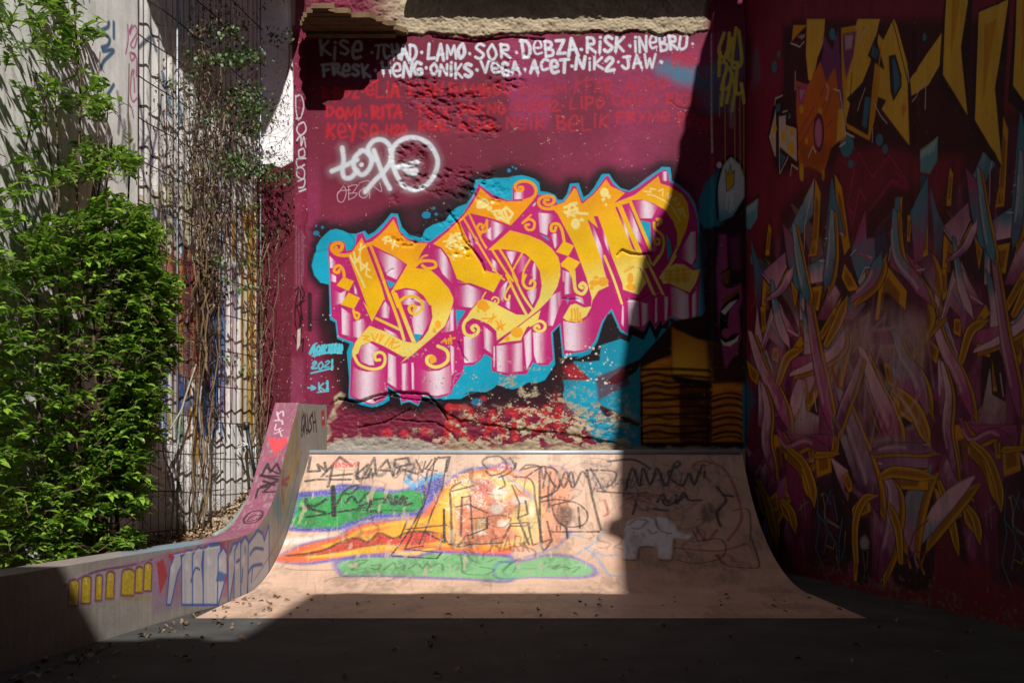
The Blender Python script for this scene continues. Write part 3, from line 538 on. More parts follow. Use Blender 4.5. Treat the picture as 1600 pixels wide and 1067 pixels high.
bw.poly(R4('0,420 20,300 40,180 80,110 110,70 150,45 185,75 205,130 215,380 215,1067 60,1067 20,700'), '#190a12', 6, .9)
bw.poly(R4('5,330 10,230 40,160 90,110 100,250 95,360 30,365'), '#1d7890', 4, .95)
bw.poly(R4('85,180 110,90 145,52 185,90 205,150 205,230 150,320 95,345'), (lambda u, v, X, Y: (lin('#cfd4d8') * PK) * (1 - sstep(.55, 1, v))[..., None] + (lin('#2f8aa2') * PK) * sstep(.55, 1, v)[..., None]), 2)
bw.stroke(R4('85,330 82,200 105,95 145,48 190,85 210,150 212,240'), 3, '#160a0c', 1.2)
bw.poly(R4('120,105 132,135 142,85 152,130 160,110 158,180 125,208'), '#d8b51e', .8); bw.stroke(R4('120,105 132,135 142,85 152,130 160,110 158,180 125,208 120,105'), 1, '#1a0d0a', .5, smooth=False)
bw.stroke(R4('125,290 130,215 145,240 140,300'), 1.4, '#eef2f4', .6); bw.stroke(R4('150,210 155,290'), 1.4, '#eef2f4', .6); bw.stroke(R4('140,215 170,205'), 1.4, '#eef2f4', .6)
bw.blob(1122, 261, 4, 5, '#c9ced2', 1)
bw.poly(R4('95,400 125,400 130,550 110,570 105,620 130,640 190,615 195,690 180,740 190,860 165,930 120,1000 90,800 80,560'), '#a8407c', 3)
bw.poly(R4('80,560 95,400 105,560 95,700'), '#8d3a74', 3, .7); bw.poly(R4('135,420 185,400 190,560 150,560'), '#7d2f62', 5, .7)
bw.poly(R4('100,560 140,560 135,620 112,625'), '#7a4a12', 2); bw.stroke(R4('100,575 140,545'), 2, '#180a0a'); bw.stroke(R4('112,625 150,635 190,612'), 2.2, '#1a0a0e')
bw.poly(R4('95,740 120,700 180,650 185,690 140,720 130,800 140,850 180,840 185,870 140,900 105,890 92,830'), '#160709', 1.5)
bw.poly(R4('100,745 140,705 175,690 140,730 118,760'), '#e4d9d2', 1); bw.poly(R4('98,870 120,885 160,870 180,850 175,875 140,900 110,895'), '#e4d9d2', 1); bw.blob(1133, 522, 7, 8, '#b5497e', 2)
bw.poly(R4('100,690 180,640 185,655 120,705'), '#8a4a16', 1.5); bw.poly(R4('105,905 150,915 180,880 175,940 120,960'), '#8f3f66', 3)
# yellow dripping tag above the cap
TG = lambda s: pts(s, 1080, 40, 2.424)
for s in ('120,40 100,110 130,130 150,60 120,140', '140,40 135,130 160,150', '165,20 150,160 185,150 175,30', '100,150 130,160 110,250 140,240', '120,200 110,310', '140,170 160,240 150,330', '170,150 165,260 190,260', '150,190 130,300', '185,230 195,300', '105,110 100,200'):
    bw.stroke(TG(s), 5.0, '#f0cf50', 1.2, .98)
for x in (1122, 1131, 1140, 1146, 1154, 1160): bw.stroke([(x, 150), (x + .4, 150 + 60 * r_.uniform(.2, 2.4))], 1.3, '#d8b048', .8, .7)
bw.stroke(pts('1141,165 1142,200'), 7, '#b99a9c', 5, .5)
bw.stroke(pts('1111,55 1111,150 1112,240'), 1.6, '#c9b4b4', .6, .85, dry=.5)
# ---- losses: where the paint and render have gone
ch = fbm(QX / 11, QY / 8, 5, 21); ch2 = fbm(QX / 2.6, QY / 2.2, 3, 33); big = fbm(QX / 34, QY / 24, 3, 41)
low = sstep(560, 660, QY) * sstep(1010, 960, QX) * sstep(500, 560, QX)
mid = sstep(520, 600, QY) * sstep(560, 640, QX) * sstep(960, 900, QX)
core = np.exp(-((QX - 850) / 95) ** 2 - ((QY - 660) / 36) ** 2) + .55 * np.exp(-((QX - 720) / 70) ** 2 - ((QY - 682) / 14) ** 2)
def lose(m, a=1):
    bw.a[:] *= 1 - np.clip(m, 0, 1) * a
sp = sstep(.63, .66, ch * .5 + ch2 * .35 + big * .15 + .015 * low + .085 * core + .10 * (big - .5) - .05 * sstep(800, 760, QX))
lose(sp * np.maximum(low, .9 * mid))
lose(sstep(.57, .60, ch2 * .3 + ch * .7 + .045) * np.minimum(core * 1.3, 1) * sstep(.42, .58, big + .1))
edge = 698 + 12 * (big - .5) - 5 * sstep(640, 560, QX)
lose(sstep(-5, 4, QY - edge - 10 * (ch - .5)))
lose(sstep(.55, .60, ch + .18 * np.exp(-((QY - 692) / 9) ** 2) - .08) * np.exp(-((QY - 688) / 11) ** 2) * sstep(1005, 960, QX), .85)
topedge = 52 + 10 * (fbm(QX / 22, QY * 0, 3, 5) - .5) + 22 * np.exp(-((QX - 735) / 40) ** 2) * .35
lose(sstep(3, -3, QY - topedge - 10 * (ch - .5)) * sstep(1112, 1095, QX) * sstep(560, 640, QX))
lose(sstep(.74, .77, ch2 * .6 + ch * .4), .8)        # pin holes everywhere
for P in ('536,613 520,622 524,640 513,650 508,668 516,676 524,655 534,640 540,622', '505,612 480,622 474,640 500,640 514,632'):
    c_ = bw.c(pts(P)); 
def chip(P, soft=1.2, a=1):
    k = bw.sc(P); Q = bw.c(P); t = Canvas.__new__(Canvas); t.__dict__.update(bw.__dict__); t.rgb = np.zeros_like(bw.rgb); t.a = np.zeros_like(bw.a); t.poly(P, '#ffffff', soft, a); bw.a *= 1 - t.a * (1 - .5 * sstep(.5, .6, ch))
chip(pts('532,612 540,616 534,628 524,640 526,652 514,662 518,680 508,690 506,670 514,650 522,634 522,620'), 2)
# grey plaster base patches left of the deck
bw.poly(pts('515,694 540,684 600,682 655,688 690,695 690,705 515,706'), '#a9a39c', 2, .9, dry=.5)
def splat(n, x0, x1, y0, y1, col, r0, r1, seed):
    r = random.Random(seed)
    for _ in range(n):
        x, y, q = r.uniform(x0, x1), r.uniform(y0, y1), r.uniform(r0, r1)
        bw.blob(x, y, q * r.uniform(.6, 1.6), q, col, .5, .85)
splat(120, 690, 960, 540, 690, '#bda688', .4, 1.5, 1); splat(70, 560, 760, 480, 620, '#b9b39a', .4, 1.3, 2); splat(40, 860, 960, 540, 600, '#e6e0d6', .5, 2.0, 3); splat(60, 700, 1100, 60, 260, '#c79aa8', .3, .8, 4); splat(30, 480, 540, 480, 620, '#d9cfc4', .4, 1.2, 6)
bw_img = bw.image()
# ---- relief
RC = [(660, 150, 30, 14, 1.0), (700, 165, 60, 34, .9), (745, 200, 45, 22, .9), (650, 130, 40, 12, .9), (690, 118, 40, 10, .7), (790, 130, 40, 18, .8), (640, 240, 34, 26, 1.0), (655, 285, 40, 20, .8), (715, 285, 55, 30, .9), (770, 300, 40, 30, .6), (700, 345, 30, 26, .5), (640, 375, 50, 14, .7), (720, 385, 30, 26, .7), (615, 312, 18, 12, .6), (755, 280, 20, 16, .8), (800, 95, 60, 30, .5), (770, 340, 14, 10, .5)]
CR = [(pts('700,330 716,350 722,372 740,392 752,408 757,425'), 2.6, .03), (pts('716,345 700,350'), 1.6, .012), (pts('965,398 972,391 985,396 1000,398 1020,396'), 3.2, .03), (pts('598,440 604,428 614,420'), 1.6, .015), (pts('980,470 1000,468 1012,462'), 2.4, .015), (pts('878,467 905,469'), 2, .012),
      (pts('530,622 560,628 590,618 612,613 650,614 668,616 690,640 698,655'), 3.2, .035), (pts('585,626 610,617 640,624 690,626'), 2.2, .02), (pts('640,640 600,660 560,668'), 2.5, .02), (pts('610,655 680,660 700,672 716,690'), 2.2, .02), (pts('716,535 722,555 730,565'), 2.4, .02), (pts('480,500 500,502'), 1, .004), (pts('637,152 760,152'), 1.6, .012), (pts('676,58 740,66 800,58 850,62'), 2.5, .03), (pts('765,95 812,118 812,108'), 1.6, .012), (pts('1046,158 1060,168 1085,172'), 1.2, .01)]
def bw_h(S_, Z):
    X = PX(S_); Y = PY(Z)
    h = .006 * (fbm(X / 40, Y / 40, 3, 2) - .5) + .010 * (fbm(X / 120, Y / 90, 2, 8) - .5)
    m = np.zeros_like(X)
    for x, y, rx, ry, a in RC: m = np.maximum(m, a * np.exp(-(((X - x) / rx) ** 2 + ((Y - y) / ry) ** 2) ** 1.5))
    t = fbm((X + .7 * Y) / 11, (Y - .5 * X) / 6, 5, 14); t2 = fbm(X / 5, Y / 3.6, 4, 15); mm = sstep(.3, .75, m + .6 * (fbm(X / 14, Y / 10, 3, 4) - .5))
    h = h - mm * (.009 * sstep(.555, .575, t) + .006 * sstep(.63, .645, t) + .004 * sstep(.60, .62, t2) + .009 * (t - .5))
    for P, w, dep in CR:
        D = np.full(X.shape, 1e6)
        wig = 3.0 * (fbm(X / 7, Y / 7, 3, 19) - .5)
        for (ax, ay), (bx, by) in zip(P[:-1], P[1:]):
            e = np.array([bx - ax, by - ay]); l2 = e @ e; q = np.clip(((X - ax) * e[0] + (Y - ay) * e[1]) / l2, 0, 1); D = np.minimum(D, np.hypot(X - ax - q * e[0], Y - ay - q * e[1] + wig))
        h = h - dep * .8 * sstep(w * .9, w * .15, D)
    # hollow below the broken render at the foot, thick loose render above it
    yb = np.interp(X, [500, 530, 560, 590, 620, 650, 690, 720, 800, 880, 960, 1010], [640, 622, 628, 620, 614, 614, 640, 655, 668, 676, 690, 700]) + 5 * (fbm(X / 9, Y / 9, 3, 77) - .5)
    h = h - .022 * sstep(-1.5, 1.5, Y - yb) * sstep(505, 530, X) * sstep(1010, 960, X)
    r = fbm(X / 10, Y / 6, 4, 55); h = h + (.018 * (r - .5) - .006 * sstep(.55, .57, fbm(X / 6, Y / 4, 4, 56))) * sstep(615, 660, Y) * sstep(1010, 950, X) * sstep(500, 520, X)
    # rough masonry top course, proud of the painted render
    te = 52 + 10 * (fbm(X / 22, Y * 0, 3, 5) - .5) + 22 * np.exp(-((X - 735) / 40) ** 2) * .35
    tm = sstep(2, -2, Y - te) * sstep(1112, 1100, X) * sstep(470, 480, X); h = h + tm * (.022 + .030 * (fbm(X / 14, Y / 9, 3, 66) - .5) + .022 * (fbm(X / 3.2, Y / 2.6, 3, 67) - .5))
    h = h + .055 * sstep(1111.2, 1112.8, X)                        # shallow pier at the right end
    return h
V, F, UV, cen = BW.grid(.009, bw_h)
CEN = np.stack([PX(cen[:, 0]), PY(cen[:, 1])], -1)
M_BW = painted('painted_render', bw_img, '#9c8c74', '#c8b698', rough=.66, bump=.55, bdist=.0035, spec=.15)
back_wall = empty('rendered_wall', (0, DW, 1.1), 'tall maroon rendered wall carrying a yellow and magenta graffiti mural above the ramp', 'wall')
free = np.ones(len(F), bool)
def take(name, m, parent, label=None):
    m = m & free; free[m] = False
    if not m.any(): return None
    o = link(name, npmesh(name, V, F[m], UV, smooth=False), parent, M_BW)
    if label: o['label'] = label
    return o
lm = [np.any([in_poly(CEN, P) for P in L], 0) for L in (LET_B, LET_S, LET_M)]
mural_m = in_poly(CEN, CY)
letters = [m.copy() for m in lm]
for m in lm: free[m] = False
mural = take('mural', mural_m, back_wall, 'magenta block lettering on a bright blue cloud')
for m, lab in zip(letters, ('first yellow letter with curled serifs', 'middle yellow letter with curled serifs', 'last yellow letter with an arched right leg')):
    free[m] = True; take('letter', m, mural, lab)
take('name_row', in_poly(CEN, pts('496,58 1090,50 1090,82 816,94 496,96')), back_wall, 'upper row of white hand written names')
take('name_row', in_poly(CEN, pts('496,97 816,95 1040,82 1040,112 816,122 496,122')), back_wall, 'lower row of white hand written names')
for k, P in enumerate(('500,130 1048,120 1048,147 500,158', '500,160 1110,146 1110,172 500,189', '505,190 1118,173 1118,215 505,220')):
    take('name_row', in_poly(CEN, pts(P)), back_wall, 'row of red hand written names')
take('signature', in_poly(CEN, T5('485,715 700,660 900,650 1140,720 1140,900 1020,1000 680,1010 485,920')), back_wall, 'soft white spray signature with a big ring')
take('signature', in_poly(CEN, pts('477,532 540,532 540,616 477,616')), back_wall, 'small light blue signature')
take('painted_figure', in_poly(CEN, pts('1000,560 1050,505 1110,480 1092,360 1092,290 1122,250 1145,244 1163,262 1163,696 1003,696')), back_wall, 'painted figure in a cap and striped orange jacket')
take('signature', in_poly(CEN, pts('1112,42 1163,42 1163,180 1112,180')), back_wall, 'yellow dripping signature')
take('masonry_course', CEN[:, 1] < 48, back_wall, 'bare rough masonry at the top of the wall')
take('render_coat', free.copy(), back_wall)
MB().box((XL - .3, DW + .1, 0), (XR + .25, DW + .4, 6.1)).build('core', plain('bare_masonry', '#8b8070'), back_wall)
# ------------------------------------------------------------------ skate ramp
RR = 2.6; RH = 1.115; DC = 9.5; RX0, RX1 = -2.04, 2.28
_th = math.acos(1 - RH / RR); DB = DC - RR * math.sin(_th)
rd = np.linspace(DB, DC, 60); rz = RR - np.sqrt(RR ** 2 - (rd - DB) ** 2)
RS = ProfileSurf(np.concatenate([[DB - 1.2], rd]), np.concatenate([[0.0], rz + .004]), RX0, RX1)
rc = Canvas(RS, 300, 'ramp_paint')
G7 = lambda s: pts(s, 400, 690, 4.0)
G8 = lambda s: pts(s, 780, 690, 3.636)
K7 = lambda s: pts(s, 600, 720, 5.333)
_y, _x = np.mgrid[0:rc.Hh, 0:rc.W]; n1 = fbm(_x / 90, _y / 40, 4, 1); n2 = fbm(_x / 5, _y / 30, 3, 2)
rc.rgb[:] = (lin('#d8b49c') * PK) * (.86 + .3 * n1[..., None]) * (.94 + .12 * n2[..., None]); rc.a[:] = 1
rc.poly(G8('560,80 1600,80 1600,800 560,800'), '#b9836a', 60, .25)
BLU, GRN, ORG, YEL, RED = '#2f47ab', '#1f9a34', '#ee7028', '#f0b430', '#c63a3c'
rc.poly(G7('245,330 330,310 470,295 520,265 640,270 760,280 900,300 1100,230 1170,215 1130,330 1060,400 1020,450 930,465 800,475 690,490 600,520 545,545 420,560 190,545 205,440'), BLU, 4, .95, True, grow=1, dry=.3)
rc.poly(G7('275,355 420,340 500,330 560,300 680,300 850,318 960,300 1050,330 1050,390 1000,430 880,445 740,450 660,480 560,505 520,530 420,535 230,525 250,430'), GRN, 3, .95, True, dry=.25)
rc.poly(G7('105,735 240,655 420,600 520,590 560,545 680,500 860,480 1000,455 1080,380 1160,270 1250,200 1340,165 1480,150 1600,160 1600,690 1400,680 1200,690 1000,680 850,700 640,720 500,745 300,770 120,750'), BLU, 5, .85, True, dry=.3)
rc.poly(G7('115,735 260,660 420,615 540,585 580,550 700,510 880,490 1020,465 1100,380 1170,290 1260,215 1350,180 1480,165 1600,175 1600,680 1300,690 1000,670 850,690 620,700 480,730 280,755 130,745'), ORG, 3, .95, True, dry=.2)
rc.poly(G7('300,690 480,640 620,590 760,560 900,500 1040,470 1120,440 1180,330 1260,270 1600,250 1600,640 1300,660 1000,640 760,690 560,715 400,720'), YEL, 6, .85, True, dry=.3)
rc.poly(G7('300,705 480,650 540,635 620,600 720,620 770,575 900,610 960,560 1060,560 1200,570 1300,440 1600,420 1600,620 1400,640 1250,640 1120,600 1000,640 900,640 780,635 660,660 520,690 400,700'), RED, 5, .85, True, dry=.4)
for st_, w_ in (('430,650 560,615 640,560 760,530 900,505 1030,500 1120,470', 7), ('330,722 480,705 600,690 720,672 820,660 950,700 1100,665', 6), ('560,700 700,660 800,650', 4)): rc.stroke(G7(st_), w_, '#f2bd3c', 3, .85, dry=.25)
rc.poly(G7('250,705 420,668 500,640 560,620 620,598 700,622 770,572 860,600 940,585 960,562 1060,560 1200,572 1300,560 1300,640 1150,620 1020,640 900,640 780,638 660,660 520,690 380,705'), '#c8403e', 2, .9, dry=.3)
rc.stroke(G7('190,710 400,685 520,630 620,600 700,625 770,570 860,600 950,565 1060,560 1180,575'), 3.6, '#3a362c', 1.5, .85, dry=.2); rc.stroke(G7('200,715 420,700 560,660 700,650 800,640 930,650'), 2.4, '#5a5545', 1.8, .7, dry=.3)
rc.poly(G7('500,750 640,715 830,710 1000,715 1100,690 1250,690 1400,700 1600,720 1600,868 1300,860 1000,850 760,840 560,840 510,800'), BLU, 4, .75, True, grow=2.5, dry=.3)
rc.poly(G7('520,760 640,730 830,722 1000,728 1100,700 1250,700 1400,712 1600,735 1600,860 1300,848 1000,838 760,832 560,832 530,800'), '#6fbf6d', 3, .9, True, dry=.4)
rc.poly(G8('0,690 150,670 280,640 400,650 500,690 545,720 540,760 420,775 200,770 0,775'), '#5a62b4', 3, .7, True, grow=2.5, dry=.3); rc.poly(G8('0,695 150,680 280,650 400,660 500,700 530,730 480,760 200,765 0,770'), '#77c276', 3, .9, True, dry=.4)
rc.poly(G7('170,620 260,600 420,585 480,590 330,620 190,645'), '#efe6e0', 5, .8, True)
rc.poly(G7('1100,470 1160,300 1270,200 1400,180 1600,180 1600,640 1150,650'), YEL, 8, .6, dry=.4)
# central chalk picture: house-like cluster with a pink middle
rc.poly(K7('560,250 620,170 740,110 900,60 1050,90 1150,60 1300,40 1440,40 1530,100 1560,230 1520,560 1440,690 1260,720 1000,760 700,730 560,690'), ORG, 8, .5, True, dry=.35)
rc.poly(K7('560,300 640,170 780,120 1000,120 1150,170 1290,200 1300,640 1100,700 800,700 570,690'), '#f0d080', 8, .85, True, dry=.35)
rc.poly(K7('610,420 700,300 860,280 1000,330 1120,240 1240,260 1200,340 1080,420 1040,520 1120,640 900,690 640,670'), '#c9605c', 8, .85, True, dry=.45)
rc.poly(K7('740,190 800,150 900,170 930,240 860,290 760,270'), '#d95f6b', 5, .9, True, dry=.4)
for x, y, rx, ry in ((960, 270, 60, 50), (940, 400, 60, 40), (1000, 520, 50, 35), (800, 590, 60, 25), (1130, 330, 70, 40), (1230, 420, 20, 70)):
    p = K7('%d,%d' % (x, y))[0]; rc.blob(p[0], p[1], rx / 5.333, ry / 5.333, '#efe4d2', 4, .7, .3)
rc.blob(*K7('800,520')[0], 11, 9, '#4f7d45', 4, .6, .4)
r = random.Random(3)
def frost(n, x0, x1, y0, y1, col):
    for _ in range(n):
        x, y = r.uniform(x0, x1), r.uniform(y0, y1); rc.stroke([(x, y), (x + r.uniform(-6, 6), y + r.uniform(-4, 4)), (x + r.uniform(-8, 8), y + r.uniform(-5, 5))], r.uniform(.5, 1.2), col, .5, r.uniform(.3, .9))
frost(160, 700, 790, 738, 795, '#f3efe8'); frost(120, 690, 850, 720, 850, '#efe8dc'); frost(90, 720, 800, 740, 790, '#d0b0b0')
rc.stroke(K7('590,130 700,70 800,60 900,45 1050,60 1140,90'), 4, '#6e73b0', 2, .6, dry=.3); rc.stroke(K7('1330,60 1440,40 1530,90 1540,160'), 4, '#6e73b0', 2, .6, dry=.3); rc.stroke(K7('1560,580 1480,680 1380,740 1180,800'), 4, '#6e73b0', 2, .6, dry=.3)
rc.poly(K7('160,170 240,50 230,180 330,130 400,110 500,80 480,130 380,170 240,240'), '#3a9fd0', 2, .85, dry=.3)
for P in (G8('0,180 100,240 200,330', ), G8('490,600 540,640 600,720 640,760 780,755'), G8('440,640 500,600 560,560 600,500'), G8('540,620 600,645 670,640'), G8('380,520 440,530 490,545')): rc.stroke(P, 3.6, '#6f9fc9', 1.5, .6, dry=.3)
# black marker and spray
K = '#24262c'
def mk(zf, ss, w, a=.9, soft=.8, smooth=True, dry=.25):
    for s in ss.split('|'): rc.stroke(zf(s), w * 1.25, K, soft, a, smooth, dry=dry)
mk(G7, '340,95 325,185 400,180 385,140 440,180 430,130|410,215 525,95 560,120 600,150|440,215 600,200|310,245 380,235 590,235|480,150 450,280', 3.2, smooth=False)
mk(G7, '620,210 700,140 680,205 740,100 750,200|640,130 630,230 700,220 720,170|730,210 820,110 860,210|760,175 850,180|860,200 870,110 950,100 960,140 880,160 1010,200|880,200 910,150|1000,110 1040,190 1060,120|1100,110 1060,170 1130,180|1150,100 1210,95 1190,180', 3.0, smooth=False)
mk(G7, '1140,95 1070,190 1040,400 980,520 850,700 835,712 1130,730 1160,690|1120,100 1080,300 930,670 1140,690|1195,110 1160,300 1100,440 1020,640|930,670 1040,650|940,545 1190,520|1050,560 1180,630|945,490 900,600 |1175,425 1180,620', 2.2, smooth=False)
mk(G7, '480,280 490,460|440,360 340,410 310,360|310,410 430,440|280,415 345,395|320,470 560,430 680,410|500,400 560,300 640,270 600,320 540,320|560,380 600,340 640,380 700,320 720,390|650,400 720,380 700,430 780,440|740,360 830,350|800,380 830,330 850,390|880,340 870,390 920,340 900,390|940,350 930,390 970,385', 3.6)
mk(G7, '320,470 600,430 990,430', 1.8, .8); rc.stroke(G7('480,280 487,460'), 6, K, .8, .9)
rc.stroke(G7('630,190 650,235 720,200 780,210 820,170'), 6, '#3c3d44', 2, .65, dry=.3); rc.stroke(G7('850,130 920,180 990,130 960,220'), 5, '#3c3d44', 2, .6, dry=.3)
mk(K7, '550,240 590,200 640,175|550,260 560,400 565,690 820,690 990,680|560,250 750,205|650,300 640,620|650,300 720,290 740,640|720,480 860,470 860,560 700,620|600,380 700,360 860,430|500,400 500,650 520,670|540,690 640,715 750,690|1000,640 1060,520 1200,510 1240,700 1400,650 1360,500|1130,490 1210,695|1060,540 1180,540 1210,520|1120,480 1130,350 1070,200|1180,330 1200,440 1120,470', 2.3, .85, smooth=False)
mk(K7, '1080,130 1200,140 1250,200 1260,300 1320,680|1150,60 1200,30 1300,50 1330,150|860,60 820,10 860,-30 960,-40 1020,20 1010,80 900,120 850,80|980,120 1010,200 960,230|1100,20 1090,60 1060,60|1300,300 1400,280 1430,200|1310,340 1420,320 1540,330|1390,90 1370,240 1380,420 |1450,90 1500,220 1560,90 1590,200', 2.6, .8)
mk(K7, '870,460 960,450 1060,480 1000,550 900,540 860,500|1180,150 1160,260 1120,240 1090,200', 1.4, .7)
rc.blob(*K7('1500,460')[0], 15, 17, '#2b2c31', 5, .8, .35)
mk(K7, '1470,530 1472,570|1525,540 1528,650|1440,540 1442,580', 1.1)
mk(G8, '60,90 90,140 50,180 0,200|120,160 220,140 320,160 340,260 240,320|150,200 260,140 250,260 |270,170 330,260 380,170 420,260 470,170 500,200|500,160 580,500|520,150 600,280|500,160 660,170 640,240 580,260|300,360 420,340 500,400 480,470 380,480 320,430 300,360|230,150 240,590 300,560|300,510 570,510|450,370 460,490|380,480 390,540|560,280 700,290 840,290', 2.5, .85)
mk(G8, '720,270 760,150 800,250 820,150 860,240 900,150 950,250 1000,120 1030,130 960,180 1040,250 1080,180 1110,240 1160,130 1170,200|620,110 760,100 860,150|900,340 930,300 960,340 1000,300 1010,350 1050,290 1080,330 1150,330|930,330 960,360 1060,310|1240,260 1290,330 1240,400 1260,480|1270,300 1330,310|780,350 760,410|880,380 960,390', 3.0, .9)
rc.blob(*G8('1190,400')[0], 12, 16, '#26201f', 5, .6, .4)
mk(G8, '1240,640 1290,700 1420,715 1480,700 1440,560|1330,390 1420,390 1430,560|1100,570 1240,550 1290,590 1260,660 1120,690 1010,670|1130,560 1100,500', 1.6, .8)
for s in ('720,330 800,300 860,330', '600,330 620,400 600,420', '1100,130 1180,110 1300,180 1380,420 1300,560', '1130,500 1180,560 1240,500', '1000,600 1240,620 1400,580'): rc.stroke(G8(s), 4.5, '#9c2c33', 1.6, .7, dry=.35)
for s in ('720,300 760,330 820,300 900,310', '1110,150 1200,220', '1240,650 1300,640 1340,680'): rc.stroke(G8(s), 6, '#8f3036', 2.5, .55, dry=.4)
rc.stroke(G8('520,90 600,100 640,130 560,140 520,120 620,150 540,160'), 1.6, '#5c5560', 1, .7)
# older scrawl layered under newer scrawl, scuffed by wheels
rs = random.Random(99)
for _ in range(90):
    x, y = rs.uniform(520, 1120), rs.uniform(722, 860); P = [(x, y)]; a_ = rs.uniform(0, 6.28)
    for k in range(rs.randint(4, 9)):
        a_ += rs.gauss(0, 1.1); P.append((P[-1][0] + 11 * math.cos(a_), P[-1][1] + 7 * math.sin(a_)))
    rc.stroke(P, rs.uniform(1.2, 3.2), rs.choice([K, K, '#4a4c55', '#6b3a3c', '#55608f', '#8a4a48']), rs.uniform(.7, 1.8), rs.uniform(.25, .6), rs.random() < .6, dry=.4)
for x, y, w in ((560, 745, 26), (640, 738, 30), (905, 745, 40), (960, 760, 34), (1000, 745, 40), (1060, 750, 30), (870, 790, 26), (700, 845, 40), (800, 850, 30)):
    word(rc, rs.choice(['MARK', 'LNA', 'WARN', 'AMR', 'ORK', 'MAW']), x - w, x + w, y - 13, y + 12, 2.6, K, rs.uniform(-4, 4), .9, rs.uniform(.35, .65), .4, seed=int(x), slant=.2)
for _ in range(150):
    x, y = rs.uniform(450, 1180), rs.uniform(715, 920); L = rs.uniform(4, 30); rc.stroke([(x, y), (x + rs.uniform(-3, 3), y + L)], rs.uniform(.4, 1.0), rs.choice(['#e8d8c8', '#e6cdb6', '#8a6a58']), .6, rs.uniform(.1, .4))
# faded words along the bottom
mk(G7, '600,770 640,740 700,740 640,770 600,800 680,790|720,770 780,770 760,795 720,790|800,800 860,755 880,790 930,770 920,800|960,790 1010,760 1040,790 1070,760 1100,790|1110,770 1160,760 1170,800 |1280,700 1290,770 1300,820 1420,830 1490,800 1400,780|1350,740 1400,760|1450,750 1500,730|1540,800 1600,750|190,790 250,800 490,800|430,870 480,850 560,840|820,870 870,850', 1.8, .5)
mk(G8, '0,680 60,690 20,740|60,700 120,660 80,740|130,720 210,720|280,710 340,700 300,720 380,710 400,720|400,720 460,710 420,740', 1.6, .5)
word(rc, 'BSM', 524, 556, 722, 729, 2, '#d6525c', seed=4); rc.stroke([(540 + 21 * math.cos(t), 725.5 + 9 * math.sin(t)) for t in np.linspace(.3, 6.4, 16)], 1.1, '#d6525c', .6, .85)
# white stencilled elephant
EL = G8('712,500 730,450 780,430 850,425 880,440 900,425 950,430 1000,470 1010,505 1060,525 1090,520 1098,535 1070,552 1020,545 990,545 985,600 980,665 910,665 900,600 870,590 800,592 780,665 712,665')
rc.poly(EL, '#f4f0f4', 2.0, .97, dry=.15); rc.stroke(G8('890,440 900,480 930,510 980,520'), 2.2, '#7a3a3c', 1.2, .8); rc.stroke(G8('712,668 785,668 802,600 870,598'), 3, '#3a2a28', 2, .7); rc.stroke(G8('910,668 985,668 995,560'), 3, '#3a2a28', 2, .6)
for s in ('740,470 780,440 840,450 800,490 760,490', '850,500 870,520 900,510'): rc.stroke(G8(s), 3, '#5e4446', 2, .6)
# wear on the riding line, ground-in dirt
gd = fbm(_x / 50, _y / 120, 4, 201) * .6 + fbm(_x / 8, _y / 20, 3, 202) * .4; rc.rgb *= (1 - .34 * sstep(.46, .72, gd))[..., None]
wn_ = fbm(_x / 14, _y / 55, 4, 61); rc.a *= 1 - .55 * sstep(.68, .76, wn_)
rc.a *= 1 - .35 * sstep(.6, .75, fbm(_x / 3.0, _y / 3.0, 3, 71))
rc_img = rc.image()
M_RAMP = painted('painted_ramp_sheet', rc_img, '#b8a38f', '#cdb49c', rough=.5, bump=.25, bdist=.002, grain=.1)
ramp = empty('skate_ramp', (0.1, 8.6, 0), 'peach painted quarter pipe skate ramp covered in marker scrawl below the mural', 'skate ramp')
nx = 60; V = []; UV = []
for i in range(len(RS.D)):
    for j in range(nx + 1):
        x = RX0 + (RX1 - RX0) * j / nx; V.append((x, RS.D[i], RS.Z[i])); UV.append((j / nx, RS.arc[i] / RS.H))
V = np.array(V); UV = np.array(UV); n = nx + 1
F = np.array([[i * n + j, i * n + j + 1, (i + 1) * n + j + 1, (i + 1) * n + j] for i in range(1, len(RS.D) - 1) for j in range(nx)])
F0 = np.array([[j, j + 1, n + j + 1, n + j] for j in range(nx)])
PXc = []
cen3 = V[F].mean(1); RC2 = np.stack([CX + FOC * cen3[:, 0] / cen3[:, 1], HY - FOC * (cen3[:, 2] - EYE) / cen3[:, 1]], -1)
link('riding_surface', npmesh('riding_surface', V, F, UV), ramp, M_RAMP)
apron = props(link('ramp_apron', npmesh('ramp_apron', V + [0, 0, .003], F0, UV), None, M_RAMP), kind='structure')
M_CHK = plain('ramp_side_wood', '#6f5a45'); prof = [(d, z) for d, z in zip(rd, rz)]
for x in (RX0 + .002, RX1 - .03):                                   # side cheeks under the sheet
    b = MB(); k = 0
    for xx in (x, x + .028):
        b.V += [(xx, d, z - .004) for d, z in prof] + [(xx, DC, 0.0)]
    m = len(prof) + 1
    for i in range(m - 2): b.F += [[k + i, k + i + 1, k + m - 1], [k + m + i + 1, k + m + i, k + 2 * m - 1]]
    for i in range(m - 1): b.F.append([k + i + 1, k + i, k + m + i, k + m + i + 1])
    b.build('side_panel', M_CHK, ramp)
MB().box((RX0, DC + .045, 0), (RX1, DW + .02, RH - .015)).build('deck', plain('deck_concrete', '#a79b88', bump=.6), ramp)
cop = MB().tube([(RX0 + .02, DC + .012, RH + .012), (RX1 - .02, DC + .012, RH + .012)], .027, 14)
M_STEEL = plain('galvanised_steel', '#b4bcc6', rough=.45, var=.2, scale=6, bump=.1, metal=.15, spec=.6)
cop.build('coping', M_STEEL, ramp, True)
